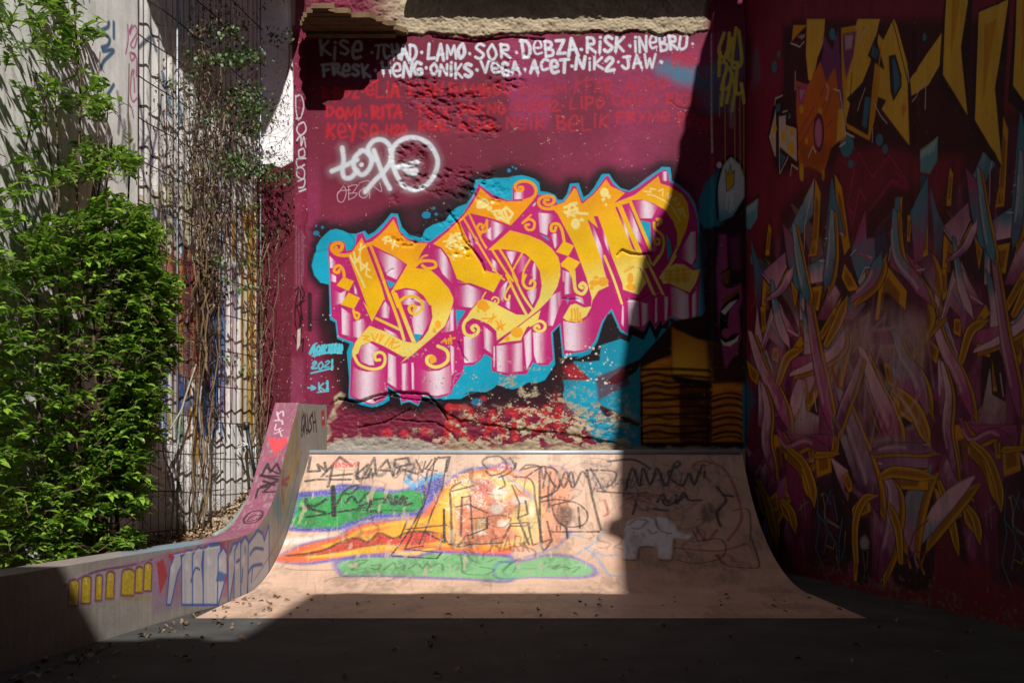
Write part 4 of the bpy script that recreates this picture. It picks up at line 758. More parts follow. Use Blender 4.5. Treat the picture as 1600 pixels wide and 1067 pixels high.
MB().box((RX0 + .02, DC + .0395, RH - .03), (RX1 - .02, DC + .0445, RH + .012)).build('steel_angle', M_STEEL, ramp)
# gritty debris lying on the deck
b = MB(); r = random.Random(8)
for _ in range(420):
    x = r.uniform(RX0 + .1, RX1 - .1); y = DW - abs(r.gauss(0, .13)) - .02; q = r.uniform(.006, .022)
    if y < DC + .07: continue
    b.box((x - q, y - q * .8, RH - .02), (x + q, y + q * .8, RH - .015 + q * r.uniform(.5, 1.2)), q * .4)
props(b.build('rubble_crumbs', plain('render_crumbs', '#b3a48c')), kind='stuff')

# ------------------------------------------------------------------ curved side wall left of the ramp
LD = [3.0, 4.4, 5.32, 6.15, 6.88, 7.3, 7.555, 7.75, 7.886, 8.05, 8.2, 8.32, 8.43, 8.59, 8.89, 9.21]
LZ = [.445, .45, .45, .45, .45, .452, .461, .495, .545, .605, .67, .76, .86, 1.03, 1.317, 1.6]
def ledx(d): return float(np.interp(d, [3, 4.2, 5.32, 6.15, 6.9, 9.21, 10], [-2.68, -2.46, -2.305, -2.19, -2.045, -2.045, -1.925]))
ld = np.linspace(3.0, 9.21, 140); lz = np.interp(ld, LD, LZ)
kk = np.ones(9) / 9; lzs = lz.copy(); lzs[4:-4] = np.convolve(lz, kk, 'valid'); lz = lzs
LT = ProfileSurf(ld, lz, -3.0, -1.9)
lt = Canvas(LT, 260, 'ledge_top_paint')
_y, _x = np.mgrid[0:lt.Hh, 0:lt.W]; n1 = fbm(_x / 30, _y / 40, 4, 5); n2 = fbm(_x / 4, _y / 14, 3, 6)
lt.rgb[:] = (lin('#96586f') * PK) * (.8 + .35 * n1[..., None]) * (.9 + .2 * n2[..., None]); lt.a[:] = 1 - .5 * sstep(.6, .7, n2)
lt.poly(pts('150,870 200,860 262,848 320,842 300,856 200,878 150,885'), '#7f9099', 4, .9, dry=.4); lt.poly(pts('225,858 300,846 330,842 290,856 230,868'), '#6f9dae', 3, .7, dry=.4)
lt.poly(pts('-20,885 190,860 190,890 -20,960'), '#97908a', 4, .9, dry=.3)
lt.poly(pts('425,632 466,632 455,680 415,690'), '#93566c', 6, .5)
R3 = lambda s: pts(s, 150, 600, 3.4424)
for s in ('975,150 985,190|975,165 1005,145 1010,170|965,195 1000,195 1005,215|970,215 965,245 995,235|960,265 1010,245|985,240 1000,280'.split('|')): lt.stroke(R3(s), 1.6, '#d9c4cc', .6, .85)
lt.poly(R3('925,290 960,285 985,300 1020,280 1035,300 1010,340 965,375 940,335'), '#e0454c', 1.5, .95, dry=.2); lt.stroke(R3('915,405 950,385 1010,375'), 1.8, '#d8444c', 1, .8)
for s in ('895,485 925,425 940,470 975,425 1000,485|920,450 985,480|885,490 1000,495|890,490 925,500 990,515 940,535 890,550|905,520 960,540|860,610 875,560 940,545 900,580 970,578'.split('|')): lt.stroke(R3(s), 3.4, '#20181c', .7, .9, smooth=False)
for s in ('795,730 830,690 890,680 895,710 860,740 805,748 795,730|810,735 850,705 890,705|815,738 860,728 890,712'.split('|')): lt.stroke(R3(s), 1.8, '#2a2024', .7, .9)
lt.blob(366, 810, 2, 1.4, '#2a2024', .8)
lt_img = lt.image()
WT = .225
LF = PlanWall([(ledx(d), d) for d in (3.0, 4.2, 5.32, 6.15, 6.9)] + [(-2.045, 9.21), (-1.925, 10.0)], 0, 1.66)
lf = Canvas(LF, 260, 'ledge_face_paint')
_y, _x = np.mgrid[0:lf.Hh, 0:lf.W]; n1 = fbm(_x / 60, _y / 30, 4, 5); n2 = fbm(_x / 4, _y / 20, 3, 6)
lf.rgb[:] = (lin('#a49c94') * PK) * (.8 + .35 * n1[..., None]) * (.9 + .2 * n2[..., None]); lf.a[:] = .85
A5 = lambda s: pts(s, 150, 780, 5.926)
lf.poly(A5('1180,400 1260,370 1400,340 1560,240 1600,300 1600,900 1180,900'), '#a19ba0', 4, .7)
lf.poly(A5('530,560 640,540 660,900 520,900'), '#b98ab0', 3, .8)
lf.poly(A5('600,520 700,500 1000,430 1240,370 1420,340 1240,420 1220,900 640,900 640,560'), '#b23a3f', 5, .8, dry=.3)
lf.poly(A5('520,560 640,545 640,760 520,760'), '#d8a3c8', 2, .95); lf.poly(A5('545,580 600,560 640,620 650,760 590,700 590,640'), '#c02f47', 3, .9); lf.poly(A5('590,570 640,560 640,590 600,600'), '#e08a4a', 3, .8)
lf.poly(pts('96,912 150,888 238,872 240,925 96,948'), '#b9a4b2', 4, .85, dry=.35); lf.poly(pts('238,870 262,862 330,850 400,838 420,812 418,900 330,935 238,962'), '#9a7f98', 4, .8, dry=.3)
for q_ in ('245,880 256,872 262,900 250,930', '262,866 300,858 296,880 270,884', '318,852 352,846 350,870 326,868', '352,890 360,860 366,900 356,925'): lf.poly(pts(q_), '#b8303c', 2, .9)
# silver letters with blue outline
def dn(P): return ' '.join('%g,%g' % (x, y + (205 if y > 740 else 0)) for x, y in pts(P))
for P in ('690,640 735,520 780,510 790,600 750,690 690,760 660,760', '800,540 850,480 900,490 890,600 900,760 800,760', '900,520 950,450 990,470 975,600 1000,760 900,760', '1000,590 1005,470 1060,420 1150,415 1150,560 1120,760 1000,760', '1140,520 1180,460 1215,520 1210,680 1130,760', '1230,560 1270,430 1320,410 1280,640 1230,760', '1290,480 1330,390 1360,460 1340,760 1280,760', '1345,420 1380,360 1410,400 1410,600 1390,760 1345,760', '1415,420 1500,300 1540,330 1560,400 1600,260 1600,760 1410,760'):
    P = dn(P); lf.poly(A5(P), '#2a5ab0', 1, .97, grow=2.6); lf.poly(A5(P), '#c4c0c4', 1.2, .95); q = np.mean(A5(P), 0); lf.blob(q[0] - 3, q[1] - 9, 3, 7, '#d9d6d8', 3, .7)
for s in ('1550,460 1470,455 1430,510|1540,600 1450,620 1410,690|1380,440 1382,490|1060,430 1155,415|880,760 920,640 960,650|1330,560 1300,580|1440,760 1450,640|1350,760 1360,650'.split('|')): lf.stroke(A5(s), 3, '#35619d', .9, .95)
lf.poly(A5('1130,660 1210,690 1190,760 1110,760'), '#3567a8', 1.5, .9); lf.stroke(A5('1225,390 1215,560 1220,700 1195,760'), 2.6, '#b23a3f', 1, .9)
lf.stroke(A5('720,520 860,490 1140,440'), 1.1, '#e8e6e6', .6, .7)
# yellow throw-up with purple outline at the near end
lf.stroke(pts('100,916 150,893 200,884 238,874'), 3, '#54293f', 1.4, .85)
def arch(x0, x1, yt, yb, lean=0):
    n_ = 9; r_ = (x1 - x0) / 2; return [(x0 - lean * .3, yb)] + [((x0 + x1) / 2 - r_ * math.cos(t) + lean, yt + r_ * .8 - r_ * .8 * math.sin(t)) for t in np.linspace(0, math.pi, n_)] + [(x1 - lean * .3, yb)]
yt_ = lambda x: 907 - 16 * (x - 150) / 87.0 - 7
for x0, x1, dt in ((108, 122, 0), (128, 141, -2), (150, 158.5, 0), (166.5, 177.5, -2), (190.5, 209, -1), (212, 222.5, -1), (225.5, 236, -5)):
    P = arch(x0, x1, yt_((x0 + x1) / 2) + dt, 937 - .2 * (x0 - 150), 1.0)
    lf.poly(P, '#a9789a', 1.4, .95, grow=3.6); lf.poly(P, '#4d2438', 1.1, .95, grow=1.8); lf.poly(P, '#d4b424', 1.0, .98, dry=.25); lf.stroke([(P[4][0] + 1, P[4][1] + 3), (P[4][0] + 2, P[4][1] + 11)], 1.6, '#f0e6b8', 1.2, .7); lf.poly([(x0, 930), (x1, 930), (x1, 937), (x0, 938)], '#a8881a', 3, .5)
for s in ('380,550 400,580 440,590 500,540 520,510|240,600 360,580 390,600|20,620 50,640|95,610 120,585 165,595'.split('|')): lf.stroke(A5(s), 2.6, '#b07f9c', 1.2, .9)
# yellow and red strokes on the slope, marker word at the back
for s in ('1075,180 1040,330 1010,470 985,640', '1085,250 1070,330 1060,450 1030,560 1005,680', '1045,390 1030,520', '1090,350 1075,420 1050,500'): lf.stroke(R3(s), 4.4, '#c7a32a', 1.5, .85, dry=.3)
for s in ('1010,470 1000,560 1010,640', '1040,500 1000,530 1030,540'): lf.stroke(R3(s), 3.2, '#b03a3c', 1.3, .85)
lf.poly(R3('960,640 985,560 1000,640 995,760 960,700'), '#7d93a3', 1.5, .8)
for s in ('1110,140 1105,280 1120,230 1118,150|1125,160 1135,270 1150,180|1128,170 1120,280'.split('|')): lf.stroke(R3(s), 1.6, '#1c1a1c', .6, .9)
word(lf, 'QUSH', 471, 494, 646, 676, 2.2, '#1d1b1d', 0, seed=6); lf.poly(pts('502,642 507,640 508,664 503,666'), '#c2333a', .8, .95); lf.blob(505, 653, 1, 2.5, '#f0e8e4', .6)
lf.stroke(R3('1108,360 1000,790 850,1055'), 1.4, '#6a5a50', .8, .6)
lf_img = lf.image()
side = empty('ramp_side_wall', (-2.15, 7.6, 0), 'low concrete side wall with a curved pink top sweeping up beside the ramp', 'wall')
M_LT = painted('painted_wall_top', lt_img, '#8f8a84', '#aca69c', rough=.55, bump=.35); M_LF = painted('painted_wall_face', lf_img, '#938c84', '#b0a99e', rough=.6, bump=.45, streak=.15)
V = []; UV = []; nn = 6
for i, (d, z) in enumerate(zip(LT.D, LT.Z)):
    for j in range(nn + 1):
        x = ledx(d) - WT * (1 - j / nn); V.append((x, d, z)); UV.append(((x + 3.0) / LT.L, LT.arc[i] / LT.H))
n = nn + 1; F = np.array([[i * n + j, i * n + j + 1, (i + 1) * n + j + 1, (i + 1) * n + j] for i in range(len(ld) - 1) for j in range(nn)])
link('wall_top', npmesh('wall_top', np.array(V), F, np.array(UV)), side, M_LT)
dd = np.concatenate([ld, np.linspace(9.21, 9.99, 12)[1:]]); top = np.concatenate([lz, np.linspace(1.6, 1.63, 11)])
V = []; UV = []; nz = 14
for i, (d, z) in enumerate(zip(dd, top)):
    x = ledx(d); a_ = 0
    for k_, (p, q) in enumerate(zip(LF.P, LF.P[1:])):
        if p[1] <= d <= q[1] + 1e-6: a_ = LF.cum[k_] + (d - p[1]) / (q[1] - p[1]) * (LF.cum[k_ + 1] - LF.cum[k_]); break
    for j in range(nz + 1): V.append((x, d, z * j / nz)); UV.append((a_ / LF.L, z * j / nz / LF.H))
n = nz + 1; F = np.array([[i * n + j, (i + 1) * n + j, (i + 1) * n + j + 1, i * n + j + 1] for i in range(len(dd) - 1) for j in range(nz)])
link('wall_face', npmesh('wall_face', np.array(V), F, np.array(UV), smooth=False), side, M_LF)
M_CONC = plain('grey_concrete', '#8e877d', bump=.6)
V = []
for d, z in zip(dd, top): V += [(ledx(d) - WT, d, 0), (ledx(d) - WT, d, z)]
for d, z in ((9.215, 1.6), (9.99, 1.63)): V += [(ledx(d) - WT, d, z), (ledx(d), d, z)]
F = [[2 * i, 2 * i + 1, 2 * i + 3, 2 * i + 2] for i in range(len(dd) - 1)]; k = 2 * len(dd); F += [[k, k + 1, k + 3, k + 2]]
link('wall_core', pymesh('wall_core', V, F), side, M_CONC)
# ------------------------------------------------------------------ left: corner return, fence wall, pillar
RW = PlanWall([(-2.62, 9.394), (-2.533, 9.5), (-2.246, 9.85), (XL, DW)], 0.3, 6.1)
rw = Canvas(RW, 300, 'return_wall_paint')
_y, _x = np.mgrid[0:rw.Hh, 0:rw.W]; n1 = fbm(_x / 60, _y / 60, 4, 31); n2 = fbm(_x / 6, _y / 4, 3, 32)
rw.rgb[:] = (lin('#6e2033') * PK) * (.86 + .28 * n1[..., None]) * (.93 + .14 * n2[..., None]); rw.a[:] = 1
H5 = lambda s: pts(s, 390, 40, 3.812)
wav = lambda s: [(x + random.uniform(-1.2, 1.2), y + random.uniform(-1.2, 1.2)) for x, y in catmull(pts(s), 5)]
rw.poly(pts('380,-40 452,-40 456,65 459,130 458,252 440,262 418,256 402,268 380,270'), lin('#f6f5f7') * .86, 1.2)
rw.poly(pts('448,-40 462,-40 460,120 456,120 452,70'), '#cfc5b8', 1, .5)
rw.stroke(pts('452,70 452,100 447,125'), 2.2, '#a02c4c', 1, .9); rw.stroke(pts('454,70 462,66'), 2, '#a02c4c', 1)
rw.poly(pts('457,40 482,40 482,720 452,720 455,640 456,500 461,380 459,200'), '#8a2646', 1.4, .95)
rw.poly(pts('458,60 470,60 472,350 460,350'), '#9c3a5a', 4, .4, dry=.4); rw.poly(pts('456,560 475,560 475,640 454,640'), '#a34a6c', 4, .6, dry=.4)
for s in ('462,150 463,175 466,188|462,152 470,150 475,166 470,184 463,186|466,196 475,192 478,204 470,212 464,204 466,196|464,220 470,213 471,228 475,215 478,230|467,236 475,233 476,244 468,246 467,236|478,248 464,250 466,262 476,258|463,266 470,262 476,268 474,280 465,276 464,268|466,284 476,280 475,292 467,294|478,296 468,300'.split('|')): rw.stroke(pts(s), 2.1, '#dfe3ea', .8, .92)
for s in ('463,355 463,460', '467,358 468,470', '472,362 472,450', '475,370 474,430'): rw.stroke(pts(s), 2, '#9a8f98', 1.6, .4, dry=.5)
for s in ('461,455 468,450 463,470 461,500 466,520 469,500 464,480', '471,448 476,460 470,475 473,500', '462,480 476,470', '459,525 466,540 474,530 473,550', '470,455 471,520'): rw.stroke(pts(s), 2.4, '#17090e', .8, .95)
rw.poly(pts('465,516 470,513 469,540 464,548'), '#d9d2c4', .8)
lx = fbm(_x * 0 + 1, _y / 16, 4, 51); rim = RW.cum[1] * rw.ppm * 1.0
rw.a *= sstep(-3, 3, _x - (rim + 14 * (lx - .35)))
rwz = RW.z1 - _y / rw.ppm; rw.a *= np.where(rwz < 1.45, sstep(-.03, .03, rwz - 1.0 - .9 * (n1 - .2)), 1)
rw.a *= 1 - .8 * sstep(.77, .80, fbm(_x / 5, _y / 5, 4, 71))
M_RW = painted('painted_return', rw.image(), '#b9b09f', '#d8d0c0', rough=.6, bump=.45)
ret = empty('return_wall', (-2.4, 9.7, .5), 'narrow maroon wall panel with a white top between the wire fence and the mural', 'wall')
V, F, UV, cen = RW.grid(.02, lambda S_, Z: .010 * (fbm(S_ * 7, Z * 7, 4, 12) - .5) + .012 * (fbm(S_ * 30, Z * 30, 3, 13) - .5) * sstep(.62, .7, fbm(S_ * 4, Z * 3, 3, 15)))
strip = cen[:, 0] > RW.cum[2]
link('panel', npmesh('panel', V, F[~strip], UV), ret, M_RW); o = link('corner_strip', npmesh('corner_strip', V, F[strip], UV), ret, M_RW); o['label'] = 'brighter pink corner strip with white writing'

FX = lambda d: -2.533 - .22 * (9.5 - d)
FW = PlanWall([(FX(4.0), 4.0), (FX(9.5), 9.5)], 0.1, 6.1)
fw = Canvas(FW, 200, 'fence_wall_paint')
_y, _x = np.mgrid[0:fw.Hh, 0:fw.W]; n1 = fbm(_x / 50, _y / 70, 4, 81); n2 = fbm(_x / 4, _y / 60, 3, 82)
fw.rgb[:] = (lin('#f4f2ef') * .88) * (.9 + .16 * n1[..., None]) * (.9 + .14 * n2[..., None]); fw.a[:] = .97
fw.a *= np.clip(.5 + .5 * sstep(.4, 1.1, FW.z1 - _y / fw.ppm + .5 * (n1 - .5)), 0, 1)
r = random.Random(17)
def vband(x0, x1, y0, y1, cols, w=(2, 6), a=1):
    x = x0
    while x < x1:
        ww = r.uniform(*w); c_ = r.choice(cols); ya = y0 + r.uniform(-18, 18); yb = y1 + r.uniform(-40, 40)
        fw.stroke([(x, ya), (x + r.uniform(-1.5, 1.5), (ya + yb) / 2), (x + r.uniform(-1.5, 1.5), yb)], ww, c_, .9, a * r.uniform(.85, 1), dry=.1); x += ww * r.uniform(.45, .8)
vband(216, 300, 385, 500, ['#b8583e', '#c8704e', '#96484a', '#a05a78'], (4, 9)); vband(222, 300, 300, 380, ['#c9c088', '#d6d3c4', '#b8b078'], (6, 12), .8)
vband(270, 335, 400, 620, ['#8a3428', '#b0543a', '#6c2a3a', '#c78a2a', '#7d3a2c'], (3, 8)); vband(232, 270, 470, 560, ['#8a4a3c', '#6f3a4a', '#b07a4a'], (4, 8))
vband(310, 340, 470, 640, ['#cf9a2c', '#d8b23a', '#a2542c', '#8a4a7a'], (3, 6)); vband(318, 352, 470, 650, ['#2a80d0', '#2f8ad8', '#7a70b8', '#48a0e0'], (3, 7)); vband(196, 290, 575, 660, ['#2a6cc0', '#2f86d8', '#3a56a8', '#e8e6e0', '#5a4a8a'], (3, 7))
vband(285, 342, 610, 650, ['#3a78b8', '#2f62a0', '#c9a032', '#6a3a5a'], (3, 6)); vband(340, 372, 420, 480, ['#6a4a86', '#8a78a8', '#d9d4dc'], (2, 4), .8); vband(378, 402, 330, 690, ['#f0b408', '#f4c010', '#e8ac08', '#efe6ca'], (3, 7)); vband(352, 388, 340, 395, ['#e2a81e', '#d89a1a', '#d9d4c8'], (3, 6))
vband(330, 380, 230, 330, ['#4a3a6a', '#5a4a7a', '#d9d6d8', '#cfccd2'], (3, 6), .8); vband(330, 352, 350, 420, ['#4a8ac4', '#cfd4d8', '#d9d6d4'], (3, 6), .8)
for P, w, c_ in (('362,425 363,480 362,540 363,600 361,660', 3.2, '#b02a5e'), ('370,340 371,420 371,500', 3.0, '#1f9fbe'), ('345,480 347,540 344,600', 4, '#3f86c8'), ('352,610 354,690', 4.5, '#7a2c48'), ('306,650 310,720', 7, '#d8a61e'), ('308,680 309,715', 5, '#e0b020'), ('283,640 284,690', 5, '#7ab050'), ('262,640 266,668', 6, '#b0a030'), ('275,650 276,684', 4, '#5aa045'), ('332,700 330,740', 3, '#4a3a9a'), ('196,770 200,840', 12, '#c9a01e'), ('176,760 180,850', 8, '#c0981e'), ('189,640 190,680', 3, '#4a5ab0')):
    fw.stroke(pts(P), w, c_, 1, .92, dry=.15)
# big blurry outlined letters upper left
for P, w, c_ in (('218,150 224,200 222,260 230,300', 4, '#463060'), ('228,190 240,240 234,280 246,200 252,150', 4, '#463060'), ('222,235 232,215 240,240 228,262', 3.4, '#3c2a58'), ('256,180 262,230 258,290', 3.2, '#46306a'), ('216,345 236,320 244,345 252,325 262,352', 5, '#2f4f94'), ('262,330 278,350 286,400', 6, '#3568a8'), ('230,380 238,396 248,380', 4, '#2f5aa4'), ('240,300 246,340 238,370', 3, '#3a3a5a'), ('270,300 280,330', 5, '#49456a'), ('218,75 236,60 232,100', 5, '#274a72'), ('236,45 244,80', 5, '#274a72'), ('256,118 262,150 264,180', 8, '#2d86b4'), ('276,130 280,170 282,190', 7, '#2d7ea8'), ('272,780 262,740 268,690 284,700', 2, '#22222a'), ('262,790 284,770 286,730 264,745', 2, '#22222a'), ('328,720 336,740 330,760', 2, '#4a4048'), ('228,700 240,760 236,800', 2.4, '#5a5a60')):
    fw.stroke(pts(P), w, c_, 1.6, .85)
fw.a *= 1 - .5 * sstep(.66, .74, fbm(_x / 6, _y / 24, 4, 91))
M_FW = painted('painted_fence_wall', fw.image(), '#a9a294', '#cdc6b8', rough=.7, bump=.5, streak=.12)
fenced = empty('whitewashed_wall', (FX(7.5), 7.5, .2), 'white wall streaked with coloured paint behind the rusty wire fence', 'wall')
V, F, UV, cen = FW.grid(.035, lambda S_, Z: .02 * (fbm(S_ * 1.6, Z * 1.2, 3, 5) - .5) + .007 * np.sin(S_ * 2 * math.pi / .17) + .006 * (fbm(S_ * 14, Z * 10, 3, 6) - .5))
link('wall_face', npmesh('wall_face', V, F, UV), fenced, M_FW)
a_, b_ = (FX(4.0), 4.0), (FX(9.5), 9.5)
MB().prism([(a_[0] - .05, 4.0), (b_[0] - .05, 9.5), (b_[0] - .3, 9.5), (a_[0] - .3, 4.0)], 0, 6.1).build('core', M_CONC, fenced)

PLx = lambda d: -2.886 - .22 * (7.4 - d)
PW = PlanWall([(PLx(4.4), 4.4), (PLx(7.4), 7.4)], 0.1, 6.1)
pw = Canvas(PW, 200, 'pillar_paint')
_y, _x = np.mgrid[0:pw.Hh, 0:pw.W]; n1 = fbm(_x / 50, _y / 70, 4, 181); n2 = fbm(_x / 4, _y / 40, 3, 182)
pw.rgb[:] = (lin('#e4e2df') * .85) * (.86 + .24 * n1[..., None]) * (.9 + .18 * n2[..., None]); pw.a[:] = .92
P3 = lambda s: pts(s, 150, 40, 5.333)
for s in ('60,40 100,20 110,-20', '150,-20 150,110', '40,90 80,80 115,120 100,170 50,190', '60,220 150,215 70,300 40,370', '150,500 90,600', '20,20 0,100'): pw.stroke(P3(s), 5.2, '#1f6288', 1.2, .92)
for s in ('285,80 300,30 330,10 345,60 320,110 290,170 320,190 345,110', '300,0 280,60', '290,230 330,250 300,300 285,240', '340,430 340,280 300,240', '310,420 320,380 300,400 290,560 310,640 345,610', '320,440 325,560', '265,0 270,120 250,240', '270,640 300,700 315,770'): pw.stroke(P3(s), 2.6, '#c03a86', 1, .85)
for s in ('200,760 230,900 210,1067', '180,560 200,700 190,900', '270,760 290,900 280,1067', '240,800 250,1000', '320,1000 300,1200', '200,1067 240,1300', '280,1067 260,1350'): pw.stroke(P3(s), 5, '#34343e', 2.2, .75, dry=.3)
for x in range(-8, 150, 14): pw.stroke([(x, 60 + 30 * math.sin(x)), (x + 5, 300), (x - 2, 640)], 4, r.choice(['#6a7a8a', '#8a5a6a', '#4a5a7a', '#9a8a5a']), 3, .4, dry=.4)
M_PW = painted('painted_pillar', pw.image(), '#9a948a', '#bdb7ab', rough=.7, bump=.4, streak=.15)
pil = empty('white_pillar', (PLx(6.5), 6.5, .2), 'thick white pillar with teal and pink scrawl behind the leafy shrub', 'pillar')
V, F, UV, cen = PW.grid(.05, lambda S_, Z: .006 * (fbm(S_ * 6, Z * 6, 3, 26) - .5)); link('front_face', npmesh('front_face', V, F, UV), pil, M_PW)
MB().prism([(PLx(4.4) - .01, 4.4), (PLx(7.4) - .01, 7.4), (FX(7.4) - .02, 7.4), (FX(4.4) - .02, 4.4)], 0.1, 6.1).build('core', M_CONC, pil)

# ------------------------------------------------------------------ right: tall flank wall in its own shade
GX = lambda d: 2.42 + .149 * (10 - d)
GW = PlanWall([(GX(10.0), 10.0), (GX(4.6), 4.6)], 0.0, 6.1)
gw = Canvas(GW, 220, 'flank_paint')
_y, _x = np.mgrid[0:gw.Hh, 0:gw.W]; n1 = fbm(_x / 70, _y / 90, 4, 131); n2 = fbm(_x / 5, _y / 40, 3, 132)
gw.rgb[:] = (lin('#7d1a35') * PK) * (.75 + .45 * n1[..., None]) * (.92 + .14 * n2[..., None]); gw.a[:] = 1
Q5 = lambda s: pts(s, 1160, 40, 4.269)
Q6 = lambda s: pts(s, 1160, 270, 4.638)
Q7 = lambda s: pts(s, 1160, 480, 4.848)
Q8 = lambda s: pts(s, 1160, 680, 4.638)
DK, OCH, OCD, GY, TEAL, MGP, PKL, OR = '#260a14', '#d89a10', '#8f5c10', '#e8bc3c', '#4288a4', '#b04585', '#e8b6cc', '#d06c10'
def gp(zf, col, *ss, **k):
    for s in ss: gw.poly(zf(s), col, k.get('soft', 1.0), k.get('a', .97), dry=k.get('dry', .0), grow=k.get('grow', 0))
def gs(zf, col, w, *ss, **k):
    for s in ss: gw.stroke(zf(s), w, col, k.get('soft', .8), k.get('a', .95), k.get('smooth', False), dry=k.get('dry', 0))
# streaks near the corner
gp(Q5, '#4a0a1c', '10,60 75,60 60,330 20,600 0,600', soft=4, a=.8); gp(Q5, DK, '270,0 340,0 330,110 300,250 280,330 265,200', soft=4, a=.85); gp(Q5, '#8c1c3c', '80,-40 265,-40 265,600 90,800', soft=10, a=.6)
gs(Q5, '#2e6f8c', 10, '85,200 80,380', '95,200 110,360', soft=6, a=.4)
# dark field behind the upper piece
gp(Q5, DK, '330,-40 1700,-40 1700,800 1240,900 1100,850 880,800 640,860 600,960 380,940 240,1000 200,900 260,500 280,300', soft=8, a=.85)
for x, y, rx, ry in ((243, 195, 10, 24), (212, 278, 16, 38), (600, 60, 20, 40), (620, 88, 10, 18), (695, 800, 42, 80), (722, 925, 16, 28), (915, 765, 24, 40), (955, 825, 18, 32), (310, 605, 15, 20), (1215, 80, 12, 26)):
    p = Q5('%d,%d' % (x, y))[0]; gw.blob(p[0], p[1], rx / 4.269, ry / 4.269, '#2f7f98', 1.0)
# yellow band letters
gp(Q5, GY, '430,-40 550,-40 540,110 500,220 470,390 440,360 425,200', '770,-40 920,-40 880,130 850,260 800,380 730,470 690,640 670,560 680,330 700,200', '910,60 940,100 1010,-40 1030,0 1100,260 1115,800 960,600 930,560 960,500 890,470 880,300', '1120,360 1240,180 1400,-40 1500,-40 1240,400 1130,470')
gp(Q5, OCH, '660,20 760,0 740,200 700,370 680,650 840,740 850,600 880,300 930,100 915,420 880,640 850,770 700,690 665,400', '340,0 430,0 360,70 330,110')
gp(Q5, '#7d3a78', '540,60 600,170 640,30 660,330 690,740 640,540 600,560 570,420 530,260', '670,60 760,40 740,200 690,360 675,200', soft=2); gp(Q5, '#c8a0b8', '685,70 740,65 730,150 690,165', soft=2)
gp(Q5, DK, '700,490 810,380 850,420 720,520', '740,640 800,460 860,470 840,710 720,660', '840,200 890,80 945,290 880,240', '980,210 1020,200 1060,340 1060,410 1010,500 990,440', grow=1)
gp(Q5, '#2f6f90', '820,480 860,480 830,690 800,670', '870,130 910,170 890,230 860,200', '1000,230 1015,220 1050,350 1050,400 1015,470')
gs(Q5, DK, 1.6, '915,-20 860,420', '1000,-40 1110,400', '470,340 540,160', '730,320 720,480'); gs(Q5, OCH, 2.4, '930,110 870,640 850,760', '690,660 840,745'); gs(Q5, '#cfc5b8', 1.4, '880,520 920,600 965,655', '870,690 868,780', '820,420 790,500 770,570', '1135,510 1225,365 1220,560', '780,0 770,130 830,20', '1105,300 1112,380')
gp(Q5, OR, '1080,510 1100,560 1070,620 1060,560', soft=2, a=.7)
# orange block with an oval
gp(Q5, OR, '360,370 440,400 520,240 560,380 620,280 640,450 690,760 640,780 590,820 540,1000 490,960 440,940 380,950 365,800'); gp(Q5, '#8f4a0c', '380,800 600,790 560,900 500,980 400,940', soft=8, a=.7)
gp(Q5, GY, '640,560 670,560 685,740 630,780', '510,560 530,590 500,600'); gp(Q5, MGP, '365,400 440,390 400,520 380,560'); gp(Q5, '#c88ab0', '380,430 420,430 390,510')
gw.blob(*Q5('510,715')[0], 8.5, 31, '#6a1440', 1); gw.blob(*Q5('508,720')[0], 5.6, 22, '#c878a8', 2)
gs(Q5, '#7d1a4a', 1.5, '375,820 450,680 560,500', '370,740 480,540', '560,680 600,630', '520,470 570,370', '350,310 350,420 375,820', '545,600 600,450'); gs(Q5, '#e2d8c8', 1.5, '610,425 650,440 680,640 690,740', '560,390 575,430 560,500', '440,880 470,810 490,850', '355,310 352,430', '690,715 745,750', '650,810 690,780')
for x, y, rx, ry in ((395, 560, 14, 30), (430, 770, 10, 24), (395, 980, 14, 60), (540, 1000, 10, 40), (520, 570, 12, 22)):
    p = Q5('%d,%d' % (x, y))[0]; gw.blob(p[0], p[1], rx / 4.269, ry / 4.269, '#d8a60f', .8)
# white arrow with yellow dots
gp(Q5, DK, '215,500 270,460 270,560 310,570 300,640 365,680 370,920 320,870 250,1000 225,900 170,740', grow=1.5); gp(Q5, '#cfc2b8', '180,740 222,560 225,880', '245,610 290,600 290,665 360,690 365,910 250,810'); gp(Q5, '#2a6a8a', '225,530 255,520 250,570 225,580', '255,850 290,880 260,950')
for x, y, rx, ry in ((275, 740, 18, 34), (325, 820, 22, 48), (335, 710, 14, 30), (215, 690, 14, 28), (200, 770, 8, 20), (300, 690, 8, 16)):
    p = Q5('%d,%d' % (x, y))[0]; gw.blob(p[0], p[1], rx / 4.269, ry / 4.269, '#e0b40f', .8)
gs(Q5, '#ded6d0', 1.4, '215,530 220,490 268,468', '180,740 218,870', '245,610 250,990 305,880', '330,930 370,960', '320,1000 330,930', '300,570 270,580'); gs(Q5, '#ded6d0', 1.4, '325,120 385,145 410,110')
gp(Q5, '#cfa0b8', '370,75 420,60 400,95', soft=1.5)
# pink bridge outline
gs(Q5, '#a82a58', 1.8, '720,1067 775,850 865,1015 985,870 1110,1067', '970,1050 1000,1030 1060,1050'); gs(Q5, '#7d1f44', 1.0, *['%d,%d %d,1067' % (x, y, x) for x, y in ((790, 880), (818, 930), (850, 1000), (905, 970), (935, 930), (965, 900), (1020, 920), (1050, 970))])
gs(Q6, '#a82a58', 2.4, '760,240 800,60 810,0', '760,240 795,400 850,120 890,200', '905,290 1080,60 1210,130 1120,0', '800,300 760,240'); gs(Q6, '#a82a58', 4.5, '1090,70 1200,120', '920,280 1080,70'); gs(Q6, '#a82a58', 2.2, '905,300 905,370 990,270 985,400 1055,360 1055,310', '930,10 950,40 970,10')
